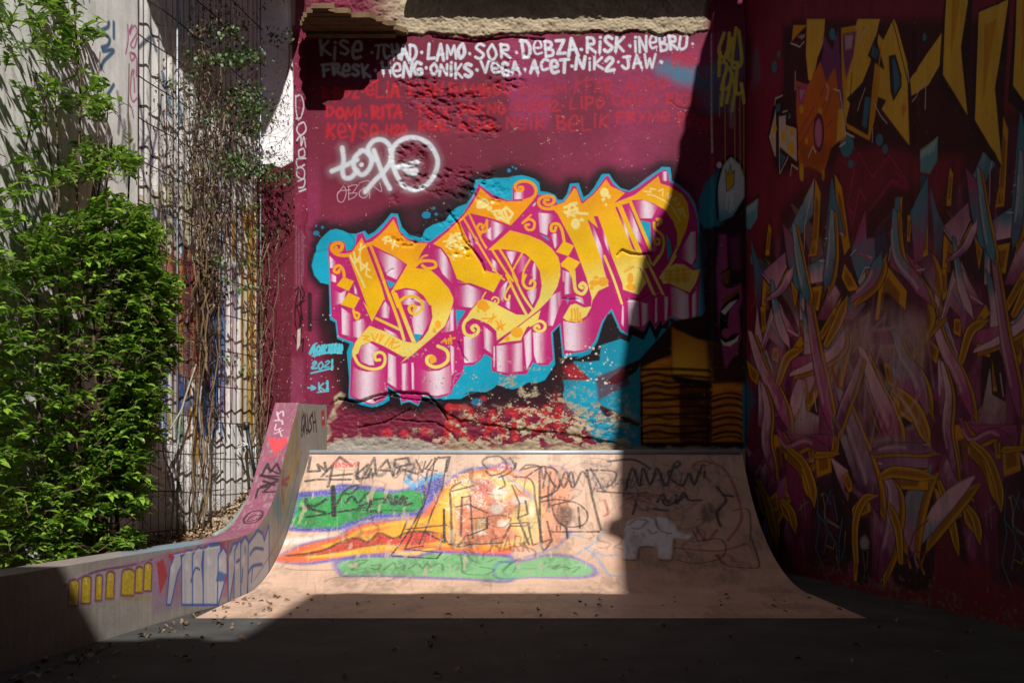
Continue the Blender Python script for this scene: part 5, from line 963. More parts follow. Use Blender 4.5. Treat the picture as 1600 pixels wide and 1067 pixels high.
# ---- large lower piece: arrow letters in teal, pink and magenta with ochre depth
rf = random.Random(77)
def blade(x, y, L, w, ang, col, col2, edge='#d9b4c4'):
    ux_, uy_ = math.cos(ang), math.sin(ang); vx, vy = -uy_, ux_; bend = rf.uniform(-.35, .35) * L
    def sh_(k, grow=0, ox=0, oy=0):
        l, r_ = [], []
        for i in range(9):
            t = i / 8; c_ = (t - .5) * L; b_ = bend * (t - .5) ** 2 * 2.2; ww = w * k * (math.sin(math.pi * min(1, t * 1.15 + .02)) ** .7 if t < .9 else .12) + grow
            l.append((x + ux_ * c_ + vx * (b_ + ww) + ox, y + uy_ * c_ + vy * (b_ + ww) + oy)); r_.append((x + ux_ * c_ + vx * (b_ - ww) + ox, y + uy_ * c_ + vy * (b_ - ww) + oy))
        return l + r_[::-1]
    o_ = (w * .7, w * .8); a_, b_ = Cc(col), Cc(col2)
    gw.poly(sh_(1, 1.5, *o_), DK, 1.5, .95); gw.poly(sh_(1, 0, *o_), OCH, 1.2, .95); gw.poly(sh_(.6, 0, *o_), OCD, 3, .85)
    gw.poly(sh_(1, 1.2), DK, 1.2, .9)
    gw.poly(sh_(1), lambda u, v, X, Y: (lambda k: a_ * (1 - k) + b_ * k)(sstep(.1, .9, np.clip(v + .8 * (fbm(X / 18, Y / 26, 3, 9) - .5), 0, 1))[..., None]), 1.8, .97)
    gw.stroke(sh_(.55)[:9], w * .22, edge, w * .25, .3 if x < 1460 else .1)
pal = [MGP, PKL, TEAL, '#7d2f68', '#c890b0', '#8f3a70', '#6f93a6', '#b07a9a']
def depth(zf, *ss):
    for s in ss:
        gw.poly(zf(s), DK, 1, .95, grow=1.0); gw.poly(zf(s), OCH, .9, .97)
        q = zf(s); m = np.mean(q, 0); gw.poly([tuple(m + (np.array(p) - m) * .62) for p in q], OCD, 1.8, .9)
def blend(zf, c1, c2, s, soft=1.2, ang=(0, 1)):
    a_, b_ = Cc(c1), Cc(c2)
    def f(u, v, X, Y):
        k = sstep(.1, .9, np.clip(u * ang[0] + v * ang[1] + .5 * (fbm(X / 16, Y / 22, 3, 7) - .5), 0, 1))[..., None]; return a_ * (1 - k) + b_ * k
    gw.poly(zf(s), DK, 1, .9, grow=1.0); gw.poly(zf(s), f, soft, .97)
_Q6, _Q7, _Q8 = Q6, Q7, Q8
def run_on(z): return lambda s_: [(1452 + (x - 1172) * 1.12, 500 + (y - 545) * 1.22) for x, y in z(s_)]
def tap(P, w, g=0.0, ox=0.0, oy=0.0, blunt=.35):
    P = np.array(catmull(P, 6)); n_ = len(P); T = np.gradient(P, axis=0); T /= np.maximum(1e-6, np.hypot(T[:, 0], T[:, 1]))[:, None]; N = np.stack([-T[:, 1], T[:, 0]], -1)
    t = np.linspace(0, 1, n_); ww = (w / 2 * (blunt + (1 - blunt) * np.clip(t * 2.0, 0, 1)) * np.where(t < .8, 1, 1 - (t - .8) / .2 * (1 - blunt * .6)) + g)[:, None]
    L, R = P + N * ww, P - N * ww; tip0, tip1 = P[0] - T[0] * (g + w * .25), P[-1] + T[-1] * (g + w * .6)
    return [tuple(q) for q in np.concatenate([[tip0 + N[0] * w * .12], L, [tip1], R[::-1]]) + [ox, oy]]
def ribbon(P, w, c1, c2, hi=None, depth_=True):
    if depth_:
        gw.poly(tap(P, w, 1.5, w * .42, w * .34), DK, 1.0, .95); gw.poly(tap(P, w, 0, w * .42, w * .34), OCH, 1.0, .95); gw.poly(tap(P, w * .55, 0, w * .45, w * .36), OCD, 2.2, .85)
    gw.poly(tap(P, w, 1.3), DK, 1.0, .92); a_, b_ = Cc(c1), Cc(c2)
    gw.poly(tap(P, w), lambda u, v, X, Y: (lambda k: a_ * (1 - k) + b_ * k)(sstep(.1, .9, np.clip(v + .7 * (fbm(X / 18, Y / 26, 3, 9) - .5), 0, 1))[..., None]), 1.0, .97)
    Q = catmull(P, 6); gw.stroke([(x - w * .26, y - w * .06) for x, y in Q[3:-4]], w * .14, hi or '#efd0dc', w * .16, .6, False)
W8 = lambda s_: pts(s_, 800, 533, 2.0)
W6 = lambda s_: pts(s_, 800, 0, 2.0)
def field(tr):
    a_, b_ = Cc('#5c1c46'), Cc('#9a4a7c')
    gw.poly(tr(pts('1172,560 1185,480 1200,400 1240,330 1275,290 1310,300 1345,420 1395,360 1455,300 1460,915 1370,915 1300,880 1230,850 1195,780 1178,680')), lambda u, v, X, Y: (lambda k: a_ * (1 - k) + b_ * k)(sstep(.35, .65, fbm(X / 26, Y / 44, 4, 19))[..., None]), 6, .9, dry=.25)
    for q in ('1245,600 1262,560 1280,610 1270,690 1248,680', '1300,700 1330,690 1345,800 1325,880 1305,800', '1232,690 1240,680 1246,740 1238,750', '1375,560 1400,600 1425,660 1400,680 1380,620', '1365,830 1410,740 1456,750 1456,910 1400,912 1390,860', '1300,610 1318,600 1326,660 1312,700', '1205,420 1222,440 1216,500 1204,490', '1400,470 1440,470 1450,530 1412,520', '1195,750 1215,800 1225,860 1200,820', '1335,830 1352,812 1366,880 1350,912 1338,900', '1270,470 1290,500 1284,540 1268,520'):
        gw.poly(tr(pts(q)), DK, 3, .92, True)
def ribbons(tr):
    for q, w, c1, c2 in (('1172,520 1190,575 1214,620 1232,668', 17, PKL, MGP), ('1190,600 1199,640 1196,690 1210,745', 13, PKL, '#8f3a70'), ('1236,585 1268,572 1305,548 1318,520', 15, '#c890b0', PKL), ('1262,470 1276,560 1286,610 1298,668', 16, '#b07a9a', MGP), ('1312,610 1330,665 1352,730 1372,800', 24, '#b89ab8', '#6f2a60'), ('1345,545 1366,600 1388,650 1402,690', 22, PKL, MGP), ('1345,560 1332,600 1316,640 1306,680', 13, '#c890b0', '#7d2f68'), ('1216,672 1232,700 1262,690 1290,706', 15, MGP, '#8a2f6a'),
                        ('1398,520 1412,560 1432,590 1448,640', 20, '#8aa0b4', MGP), ('1362,708 1400,700 1455,704', 16, '#7d4a80', '#a86a94'), ('1380,740 1396,770 1392,830 1374,905', 20, '#b08aa8', '#7d2a60'), ('1206,440 1216,500 1232,540', 12, TEAL, PKL), ('1240,352 1252,430 1262,470', 13, '#8fa9b8', TEAL), ('1300,330 1298,400 1290,450', 14, '#8fb0c0', '#4d6f9a'), ('1196,470 1222,452 1238,420', 11, PKL, '#a06a94'), ('1330,470 1360,440 1376,400', 17, TEAL, '#b0608c'), ('1398,330 1402,400 1430,440 1452,470', 18, '#5f9ab0', '#b05a8c')):
        ribbon(tr(pts(q)), w, c1, c2, depth_=w > 12.5)
    for q, w in (('1232,702 1254,722 1268,756 1272,786', 10), ('1185,752 1200,790 1212,842', 9), ('1222,782 1236,800 1242,828', 9), ('1400,610 1430,640 1450,690', 16), ('1378,745 1400,738 1455,746', 14), ('1338,880 1336,820 1350,782 1366,776', 9), ('1408,880 1404,830 1390,790', 9), ('1290,540 1306,510 1322,470', 11), ('1216,600 1230,560 1250,548', 11), ('1276,712 1302,710', 14)):
        P = tr(pts(q)); w *= 1.25; gw.poly(tap(P, w, 1.5, 0, 0, .6), DK, 1.0, .95); gw.poly(tap(P, w, 0, 0, 0, .6), GY, .9, .95); gw.poly(tap(P, w - 2.6, 0, 0, 0, .6), OCH, 1.0, .95); gw.poly(tap(P, w * .55, 0, 0, 0, .6), OCD, 2.5, .8)
for REP in (1, 0):
    Q6, Q7, Q8 = (run_on(_Q6), run_on(_Q7), run_on(_Q8)) if REP else (_Q6, _Q7, _Q8)
    tr_ = (lambda P: [(1452 + (x - 1172) * 1.12, 500 + (y - 545) * 1.22) for x, y in P]) if REP else (lambda P: P)
    field(tr_)
    if REP == 0:
        for _ in range(16):
            x = rf.uniform(1185, 1470); ylo = np.interp(x, [1180, 1270, 1340, 1470], [470, 350, 400, 350]); y = rf.uniform(ylo, 850)
            blade(x, y, rf.uniform(90, 190) , rf.uniform(8, 15) * (.6 + (x - 1165) / 300), math.pi / 2 + rf.choice([-1, 1]) * rf.uniform(.05, .75), rf.choice(pal), rf.choice(pal))
    gp(Q6, DK, '270,260 500,60 680,20 760,300 800,500 900,260 1100,100 1345,100 1345,1067 100,1067 100,700 200,350 260,600', soft=14, a=.75)
    depth(Q6, '190,370 210,410 195,600 165,600', '530,50 570,150 540,610 500,560 520,300', '670,10 720,100 780,540 740,600 690,300', '480,610 510,480 540,600', '590,510 620,500 610,700', '165,620 225,710 300,600 240,720', '150,770 230,870 330,700 330,780 260,900 170,870 170,1067 135,1067', '390,560 430,480 410,680', '470,840 580,820 550,1000 490,1000', '740,660 850,850 770,860 720,760', '900,710 945,710 925,860 900,860', '1010,690 1060,690 1190,860 1180,1000 1060,860 1010,870 990,1067 960,1067', '1200,310 1230,310 1215,500 1195,500', '1140,180 1160,180 1150,480 1130,480', '1310,380 1345,360 1345,600 1300,620', '350,780 400,860 380,980', '600,1067 720,900 690,1000 640,1067', '85,710 110,740 100,900 85,880')
    blend(Q6, '#8fa9b8', TEAL, '340,420 520,50 515,300 450,400 400,500'); blend(Q6, TEAL, '#4d6f9a', '600,480 650,30 730,430 650,460 640,700 590,620'); blend(Q6, '#a04a7a', TEAL, '290,370 420,520 440,700 420,860 380,830 330,640'); blend(Q6, '#b0749c', '#c89ab4', '150,720 310,580 320,680 235,850'); blend(Q6, TEAL, PKL, '440,700 590,610 610,780 440,810')
    blend(Q6, MGP, TEAL, '780,600 890,270 900,480 1000,470 960,640 840,780'); blend(Q6, TEAL, '#b04a80', '1110,180 1145,180 1120,500 1220,620 1310,700 1260,830 1070,680 1080,480'); blend(Q6, TEAL, '#9a4a7c', '1220,280 1345,30 1345,350 1300,640 1240,660'); blend(Q6, '#3d3d6a', '#7d3a6a', '960,460 1050,430 1000,640 950,1000 920,1067 970,700'); blend(Q6, '#4d7f96', '#a05a80', '700,1000 800,870 870,880 890,960 800,1067 700,1067'); blend(Q6, PKL, '#8f3a70', '640,760 710,880 620,1067 540,1067 610,900'); blend(Q6, TEAL, '#6a3a6a', '60,480 110,640 150,720 120,1067 100,1067 80,700'); blend(Q6, PKL, MGP, '260,930 330,1067 260,1067'); blend(Q6, PKL, MGP, '210,980 240,1067 195,1067'); blend(Q6, '#cfc5c5', '#7d8a98', '840,790 890,720 900,930'); blend(Q6, TEAL, PKL, '415,860 450,880 450,1067 415,1067')
    gs(Q6, PKL, 1.5, '600,480 720,440 730,460', '630,600 690,750 640,745', '520,50 450,400 440,1000', '440,810 600,780 620,700', '820,560 780,600', '860,590 940,620', '1070,560 1090,480', '1060,640 1090,480', '560,640 610,640', '320,680 235,850 150,740', '1230,720 1320,700', '845,790 890,690 930,690'); gs(Q6, '#c23a70', 2, '860,400 830,560 940,640', '480,600 490,760', '450,700 470,760 480,800', '600,400 650,380')
    gp(Q6, '#5fa0b0', '0,290 115,185 108,330 60,410 0,400'); gp(Q6, '#9fc0c8', '0,270 110,200 90,270 0,320', soft=3, a=.8); gs(Q6, '#2a1410', 2.4, '0,250 80,195 120,170', soft=1.2); gp(Q6, '#0f6a80', '0,420 35,420 40,700 0,1067', soft=2, a=.9); gp(Q6, '#6a1a2a', '30,440 60,640 50,820 25,900 20,600'); gp(Q6, '#b0501a', '80,830 100,900 60,1010 90,900')
    depth(Q7, '135,0 170,0 180,170 150,200', '580,290 740,30 700,0 560,240', '280,590 270,480 440,220 470,280 360,390', '30,400 130,500 110,590 60,540', '140,480 170,430 180,600', '380,470 470,460 470,550 380,520', '555,430 660,430 720,310 720,470 680,590 600,590', '480,560 520,760 490,760', '230,310 280,310 270,420 225,400', '780,230 830,200 800,320', '830,360 890,200 880,300', '1070,420 1110,430 1150,620 1100,580', '1150,640 1230,640 1390,780 1390,1000 1290,880 1140,780', '780,790 880,510 830,700 800,810', '920,620 1060,1000 1000,870', '200,970 300,960 380,1067 230,1067', '700,900 740,920 730,1067 690,1067', '210,750 235,830 195,830', '1330,520 1360,500 1350,600 1310,590')
    blend(Q7, PKL, MGP, '110,0 130,150 160,290 310,740 330,820 250,790 170,420 95,230'); blend(Q7, '#c8a0b0', MGP, '215,20 320,280 290,420 270,300 200,230 130,420 120,380'); blend(Q7, PKL, MGP, '280,0 420,220 340,230 290,180'); blend(Q7, TEAL, PKL, '440,0 480,60 540,360 470,370 470,230'); blend(Q7, MGP, '#d9a8bc', '380,380 530,360 660,310 740,180 720,310 660,400 540,410 560,500 640,740 620,800 560,560 520,470 370,460', ang=(1, 0)); blend(Q7, PKL, '#8a2a62', '120,560 220,760 200,950 120,900'); blend(Q7, '#c8bcbc', '#9a3a6a', '340,930 420,850 470,620 480,780 580,830 570,1067 420,1067'); blend(Q7, '#8a2f6a', '#6a2050', '180,850 370,820 370,930 200,960', ang=(1, 0)); blend(Q7, '#b08aa8', '#6a2a5a', '720,720 780,780 870,1067 790,1067 720,900')
    blend(Q7, PKL, MGP, '930,420 1000,460 1060,720 1130,850 1180,1000 1080,1000 1000,780 930,560'); blend(Q7, '#7d8fa8', MGP, '1150,250 1250,350 1300,600 1380,690 1360,780 1200,640 1160,500'); blend(Q7, '#8a2a6a', '#b07a9a', '690,480 730,600 720,800 690,850'); blend(Q7, '#7d2f68', '#a85a88', '980,1030 1120,1020 1390,1040 1390,1067 980,1067')
    gs(Q7, '#c8a8ae', 3.2, '740,300 760,600 790,780', '820,230 800,400 830,500', '890,420 960,50 920,380', '1000,470 1050,300 1150,300 1150,620', '900,430 830,800', '940,420 1050,730', '800,160 760,240 740,60', '960,60 900,100 900,380', '1080,80 980,180 1140,160', soft=2.5, a=.7, dry=.2)
    gp(Q7, '#b59a9a', '740,180 860,150 880,300 800,330 745,420', '890,90 960,30 990,200 950,340 900,380', '1130,120 1220,130 1240,300 1180,240', '1240,60 1390,60 1380,480 1320,420 1290,200', '1040,290 1160,310 1130,420 1060,380', soft=9, a=.5)
    for x in (1255, 1275, 1300, 1330, 1360): gs(Q7, '#b59a9a', 3, '%d,130 %d,%d' % (x, x + 4, 400 + x % 7 * 40), soft=2.5, a=.5)
    gs(Q7, '#a89898', 5, '1010,1020 1130,990 1240,930 1400,870', soft=3.5, a=.7, smooth=True); gs(Q7, '#b5a4a4', 7, '960,760 980,900 1000,1060', soft=6, a=.35)
    gs(Q7, TEAL, 2.4, '210,140 310,290', '540,360 660,340', '640,330 740,180', '160,350 230,450'); gs(Q7, '#e0d4d8', 1.6, '120,380 230,60 300,250', '300,740 310,830 350,930', '540,650 560,790', '130,560 130,780', '340,170 420,220', '180,330 280,640')
    for i in range(22): x = 345 + i * 11; gs(Q7, '#c8bcbc', .8, '%d,%d %d,%d' % (x, 880 - 40 * math.sin(i), x, 940 + (i * 37) % 70), a=.6)
    gp(Q7, '#0f6a80', '0,160 20,200 20,500 100,720 60,780 30,1067 0,1067', soft=3, a=.8)
    depth(Q8, '200,0 310,0 420,140 480,300 510,490 460,420 400,260 310,170 300,90 240,90 270,260 250,250', '470,70 515,70 520,200 490,200', '530,150 560,120 635,125 650,270 540,310', '85,360 180,460 250,760 210,640 130,540', '190,460 250,410 265,540 230,560', '265,470 300,460 350,520 375,680 290,580', '725,300 765,265 800,390 770,420', '990,265 1345,250 1345,400 1100,390 1050,350', '790,540 860,450 930,445 930,555 860,590 810,680', '1110,490 1145,600 1105,700 1060,660', '985,1060 1000,960 1100,710 1140,900 1080,960 1070,1060', '660,0 710,0 690,140 640,160', '300,300 330,380 350,460 320,440', '800,680 830,760 840,900 830,1060 810,1060', '730,390 770,430 765,480')
    blend(Q8, PKL, '#7d2a5a', '160,0 200,0 270,260 250,400 170,440 80,330 170,200'); blend(Q8, MGP, '#7a1f50', '310,0 620,0 630,110 540,120 520,70 460,70 480,160 440,120'); blend(Q8, '#8f2f60', '#5a1a40', '310,190 400,270 500,560 520,900 590,970 470,920 440,700 330,400'); blend(Q8, PKL, '#8a2f68', '640,160 770,260 730,300 760,480 700,340'); blend(Q8, '#b09ab4', '#6a2a60', '700,0 770,0 860,190 950,420 930,440 830,380 770,200'); blend(Q8, '#b07a9a', '#6a1f50', '950,260 1090,390 1110,490 1060,650 1100,710 1000,940 980,1060 930,1060 950,600'); blend(Q8, '#8a5a90', '#b07aa0', '950,130 1345,160 1345,240 980,250', ang=(1, 0)); blend(Q8, '#6a1f4a', '#8f2f68', '40,180 150,40 160,150 60,310')
    gp(Q8, DK, '540,310 650,280 720,500 780,900 760,1010 520,900 490,600', '860,600 930,570 940,1060 840,1060', soft=4, a=.8); gp(Q8, '#2f7a90', '930,100 1060,85 1070,120 940,145'); gs(Q8, PKL, 2, '1110,110 1260,110 1250,140 1130,140', '1110,60 1345,75', '940,200 1010,210')
    gs(Q8, '#2a7f9c', 1.6, '550,380 545,560 560,640 530,820 590,970', '640,400 590,560 620,700 590,860', '660,440 690,620', '725,600 700,780 705,920', '600,600 660,640 700,670', '630,700 680,790 690,920', '540,560 600,640', '745,790 720,900', '640,500 600,420'); gs(Q8, '#c8b03a', 1.2, '580,420 600,520 600,600', '620,625 700,670', '610,800 660,825 665,790', '680,880 705,980', '570,435 590,425', '745,700 740,780', a=.8)
    gs(Q8, '#5a5aa8', 1.1, '255,290 290,350 260,380 300,440', '270,300 280,440'); gs(Q8, '#9a948c', 1.1, '410,540 450,500 480,480', '420,500 430,600', '450,460 460,620', '1150,490 1180,480 1190,560 1160,620', '1200,500 1230,560 1220,660', '1180,540 1290,530', '1260,460 1270,600', '300,690 330,640', '310,730 320,660', a=.8); gw.blob(*Q8('885,780')[0], 7, 10, '#a8a0a0', 3, .8); gs(Q8, '#a8a0a0', 1, '870,840 890,1000', '910,840 900,980', '885,720 860,820 920,820', a=.7); gs(Q8, '#8a1f48', 2, '1190,930 1240,700 1345,620', '1200,900 1250,840 1345,870')
    ribbons(tr_)
# hazy over-spray drifting across the letters
for x, y, rx, ry, c_, a_ in ((1330, 540, 26, 60, '#c8a8ae', .34), (1385, 520, 34, 46, '#c0a4aa', .36), (1425, 540, 24, 60, '#b8a0a4', .34), (1290, 590, 20, 40, '#c8a0b4', .25), (1215, 560, 10, 40, '#d0a8bc', .3), (1360, 610, 30, 26, '#b8a0a4', .28), (1250, 660, 18, 26, '#d0b4bc', .3), (1400, 690, 40, 10, '#b8a4a8', .3), (1340, 680, 14, 40, '#c0a0b0', .25)):
    gw.blob(x, y, rx, ry, c_, 11, a_, .35)
for i in range(26):
    x, y = rf.uniform(1290, 1450), rf.uniform(480, 640); gw.stroke([(x, y), (x + rf.uniform(-14, 14), y + rf.uniform(20, 60)), (x + rf.uniform(-26, 26), y + rf.uniform(60, 130))], rf.uniform(2, 5), rf.choice(['#c8a8ae', '#b89aa4', '#d0b0bc']), 3, .4, dry=.3)
# continuing beyond the picture: the same kind of strokes, looser
r = random.Random(23)
for x, y, w, h in ((1480, -30, 40, 210), (1530, 20, 46, 240), (1590, -20, 50, 220)):
    gp(lambda s_: pts(s_), DK, '%d,%d %d,%d %d,%d %d,%d' % (x, y, x + w, y - 20, x + w * .7, y + h, x - 12, y + h * .8), grow=3); gp(lambda s_: pts(s_), GY, '%d,%d %d,%d %d,%d %d,%d %d,%d' % (x, y, x + w, y - 20, x + w * .55, y + h * .5, x + w * .8, y + h, x - 6, y + h * .7)); gp(lambda s_: pts(s_), OCH, '%d,%d %d,%d %d,%d' % (x + 8, y + 20, x + w * .6, y + 10, x + 6, y + h * .6))
# grubby foot
zz_ = GW.z1 - _y / gw.ppm
gw.a *= 1 - .8 * sstep(.66, .74, fbm(_x / 7, _y / 6, 4, 141) + .25 * sstep(.35, 0, zz_) - .12)
gw_img = gw.image()
M_GW = painted('painted_flank', gw_img, '#5c5148', '#7d7062', rough=.7, bump=.4, grain=.12, streak=.12, spec=.2)
tall = empty('tall_building', (3.2, 5.5, 0), 'tall shaded building flank on the right covered in ochre and magenta graffiti letters', 'building')
gh = lambda S_, Z: .008 * (fbm(S_ * 4, Z * 3, 3, 3) - .5) + .02 * sstep(.018, .002, np.abs(((S_ + .03 * np.sin(Z)) % .9) - .45)) * -.4
V, F, UV, cen = GW.grid(.03, gh)
GC = np.array([]) 
s2x = lambda s: CX + FOC * (GX(10) + .149 / math.hypot(1, .149) * s) / (10 - s / math.hypot(1, .149)); d_ = 10 - cen[:, 0] / math.hypot(1, .149)
GC = np.stack([CX + FOC * (2.42 + .149 * (10 - d_)) / d_, HY - FOC * (cen[:, 1] - EYE) / d_], -1)
m1 = in_poly(GC, Q5('190,440 330,-60 1300,-60 1300,900 1110,820 880,800 640,860 540,1010 380,1010 240,1010 170,740')); m2 = in_poly(GC, pts('1195,440 1235,330 1270,280 1310,265 1345,400 1400,330 1460,270 1460,915 1360,915 1180,800 1165,560')) & ~m1
o = link('lettering', npmesh('lettering', V, F[m1], UV), tall, M_GW); o['label'] = 'yellow and orange lettering with a white arrow'
o = link('lettering', npmesh('lettering', V, F[m2], UV), tall, M_GW); o['label'] = 'large interlocking pink, teal and ochre letters'
link('wall_face', npmesh('wall_face', V, F[~m1 & ~m2], UV), tall, M_GW)
# silhouette of the flank that throws the big shadow: traced back along the sun from the shadow's edge
def up(x, d, z):
    u = (GX(d) - x) / (S.x + .149 * S.y); return d + S.y * u, z + S.z * u
sh = [up((px - CX) / FOC * DW, DW, EYE + (HY - py) / 150.0) for px, py in ((1112, 20), (1092, 100), (1074, 170), (1058, 240), (1048, 300), (1026, 350), (1004, 400), (986, 470), (974, 540), (967, 610), (964, 690))]
rj = random.Random(6)
_e = [(1112, 20), (1092, 100), (1074, 170), (1058, 240), (1048, 300), (1026, 350), (1004, 400), (986, 470), (974, 540), (967, 610), (964, 690)]
_py = np.linspace(20, 690, 34); _px = np.interp(_py, [q[1] for q in _e], [q[0] for q in _e]) + np.array([rj.uniform(-4, 4) for _ in _py])
sh = [up((px - CX) / FOC * DW, DW, EYE + (HY - py) / 150.0) for px, py in zip(_px, _py)]
sh += [up((px - CX) / FOC * d, d, float(np.interp(d, rd, rz))) for px, d in ((964, 9.3), (966, 8.7), (967, 8.1), (968, 7.6))]
sh = [(10.02, 6.1), (9.2, 6.15)] + [p for p in sh if p[1] > 6.2]
sh.sort(key=lambda p: -p[0]); last = sh[-1]; sh += [(last[0] - 3, last[1] + 2.0), (-9.0, last[1] + 2.0)]
out = [(10.02, 6.1)] + sh[1:] + [(-9.0, 6.1)]
b = MB(); k = len(out)
for off in (0.0, .5):
    b.V += [(GX(d) + off, d, z) for d, z in out]
b.F += [list(range(k)), list(range(2 * k - 1, k - 1, -1))] + [[i, i + k, (i + 1) % k + k, (i + 1) % k] for i in range(k)]
M_TOWER = plain('dull_render', '#6b5f57', var=.3, scale=3, bump=.5)
b.build('storeys', M_TOWER, tall)
def traced(pts_): return [up((px - CX) / FOC * d, d, float(np.interp(d, rd, rz))) for px, d in pts_]
b = MB(); q = traced(((970, 8.95), (944, 8.88), (938, 8.72), (950, 8.66), (972, 8.6))); k = len(q)
for off in (.02, .4): b.V += [(GX(d) + off, d, z) for d, z in q]
b.F += [list(range(k)), list(range(2 * k - 1, k - 1, -1))] + [[i, i + k, (i + 1) % k + k, (i + 1) % k] for i in range(k)]
b.build('shadow_bump', M_TOWER, tall)  # unseen block, outline shaped to cast the bump in the ramp shadow
b = MB().prism([(GX(4.6) , 4.6), (GX(10.0) + .03, 10.0), (GX(10.0) + .5, 10.0), (GX(4.6) + .5, 4.6)][::-1], 0, 6.1); b.V = [(x + .03, y, z) for x, y, z in b.V]
b.build('core', M_TOWER, tall)
MB().prism([(GX(4.59), 4.59), (GX(-9), -9), (GX(-9) + .5, -9), (GX(4.59) + .5, 4.59)], 0, 6.1).build('street_side', M_TOWER, tall)
MB().box((1.5, -9, 0), (GX(-2) - .01, -2, 11.75)).build('shade_block', M_TOWER, tall)  # unseen block added behind the camera to shade the foreground
MB().box((-8.0, -9, 0), (1.49, -2.05, 9.3)).build('shade_block', M_TOWER, tall)  # lower unseen block, added to cut sky light and shade the near left
rj = random.Random(15)
for _ in range(26):                                                # unseen blocks added on top to make the cast shadow's edge uneven
    x = rj.uniform(-5, 3.6); z0 = 9.3 if x < 1.2 else 11.75; w = rj.uniform(.06, .3)
    if 1.1 < x < 1.6: continue
    MB().box((x - w, -2.5, z0), (x + w, -2.06, z0 + rj.uniform(.03, .16))).build('shadow_edge_block', M_TOWER, tall)
# unseen upper walls, added to block sky light from the yard
M_UP = plain('grey_render', '#7a7068', var=.3, scale=3, bump=.5)
MB().prism([(XL - .3, DW + .05), (XR + .3, DW + .05), (XR + .3, DW + .6), (XL - .3, DW + .6)], 6.1, 19.0).build('sky_blocker', M_UP, back_wall)
MB().box((-1.0, DW - .40, 6.12), (XR, DW + .06, 6.2)).build('eave', M_UP, back_wall)  # added out of view to shade the top of the wall
MB().prism([(FX(-9), -9), (FX(9.9), 9.9), (FX(9.9) - .4, 9.9), (FX(-9) - .4, -9)], 6.1, 18.0).build('sky_blocker', M_UP, fenced)
MB().prism([(FX(-9), -9), (FX(3.99), 3.99), (FX(3.99) - .4, 3.99), (FX(-9) - .4, -9)], 0, 6.1).build('street_side', M_UP, fenced)
# ------------------------------------------------------------------ ground
M_ASPH = plain('dark_asphalt', (.045, .044, .043), rough=.9, var=.55, scale=2.2, bump=1.0, bscale=95, bdist=.008)
g = MB(); g.V = [(-300, -300, 0), (300, -300, 0), (300, 300, 0), (-300, 300, 0)]; g.F = [[0, 1, 2, 3]]
props(g.build('ground', M_ASPH), kind='structure')
# earth bank behind the side wall
nx, ny = 30, 90; V = []; dds = np.linspace(3.2, 9.9, ny + 1)
def bank_z(x, d):
    base = float(np.interp(d, [3.2, 6.5, 7.5, 8.3, 9.0, 9.5, 9.9], [.30, .34, .36, .42, .60, .82, .95]))
    return base + .05 * float(fbm(np.array([x * 6.0]), np.array([d * 6.0]), 3, 3)[0] - .5)
for d in dds:
    x0, x1 = FX(min(d, 9.5)) - .02, ledx(d) - WT + .01
    for i in range(nx + 1):
        x = x0 + (x1 - x0) * i / nx; V.append((x, d, bank_z(x, d)))
n = nx + 1; F = [[j * n + i, j * n + i + 1, (j + 1) * n + i + 1, (j + 1) * n + i] for j in range(ny) for i in range(nx)]
props(link('earth_bank', pymesh('earth_bank', V, F, True), None, plain('dry_earth', '#8a7458', var=.4, scale=18, bump=.9, bscale=50, bdist=.02)), kind='structure')

# ------------------------------------------------------------------ leaf meshes
def leaf_faces(L, W, fold=.18, droop=.2):
    v = [(0, 0, 0), (.28 * L, W * .42, fold * W), (.28 * L, -W * .42, fold * W), (.6 * L, W * .5, fold * W - droop * L * .25), (.6 * L, -W * .5, fold * W - droop * L * .25), (L, 0, -droop * L), (.3 * L, 0, -.0), (.62 * L, 0, -droop * L * .3)]
    f = [(0, 6, 1), (0, 2, 6), (6, 7, 3, 1), (6, 2, 4, 7), (7, 5, 3), (7, 4, 5)]
    return v, f
def leafmat(name, c1, c2, rough=.38, trans=.3):
    m, n, l, b = newmat(name)
    g_ = nd(n, 'ShaderNodeNewGeometry'); oi = nd(n, 'ShaderNodeObjectInfo'); mth = nd(n, 'ShaderNodeMath', operation='ADD'); l.new(g_.outputs['Random Per Island'], mth.inputs[0]); l.new(oi.outputs['Random'], mth.inputs[1])
    fr = nd(n, 'ShaderNodeMath', operation='FRACT'); l.new(mth.outputs[0], fr.inputs[0])
    r_ = nd(n, 'ShaderNodeValToRGB'); r_.color_ramp.elements[0].color = (*c1, 1); r_.color_ramp.elements[1].color = (*c2, 1); l.new(fr.outputs[0], r_.inputs[0])
    tc = nd(n, 'ShaderNodeTexCoord'); t = nd(n, 'ShaderNodeTexNoise', Scale=40.0, Detail=4.0); l.new(tc.outputs['Object'], t.inputs['Vector'])
    mr = nd(n, 'ShaderNodeMapRange'); mr.inputs[3].default_value = .75; mr.inputs[4].default_value = 1.2; l.new(t.outputs['Fac'], mr.inputs[0])
    vm = nd(n, 'ShaderNodeVectorMath', operation='SCALE'); l.new(r_.outputs[0], vm.inputs[0]); l.new(mr.outputs[0], vm.inputs['Scale']); l.new(vm.outputs[0], b.inputs['Base Color'])
    b.inputs['Roughness'].default_value = rough; b.inputs['Specular IOR Level'].default_value = .5
    tr = nd(n, 'ShaderNodeBsdfTranslucent'); l.new(vm.outputs[0], tr.inputs['Color']); mx = nd(n, 'ShaderNodeMixShader'); mx.inputs[0].default_value = trans
    out = n['Material Output']; l.new(b.outputs[0], mx.inputs[1]); l.new(tr.outputs[0], mx.inputs[2]); l.new(mx.outputs[0], out.inputs['Surface']); return m
M_LEAF = leafmat('glossy_green_leaf', (.055, .15, .012), (.24, .38, .04), .30, .35)
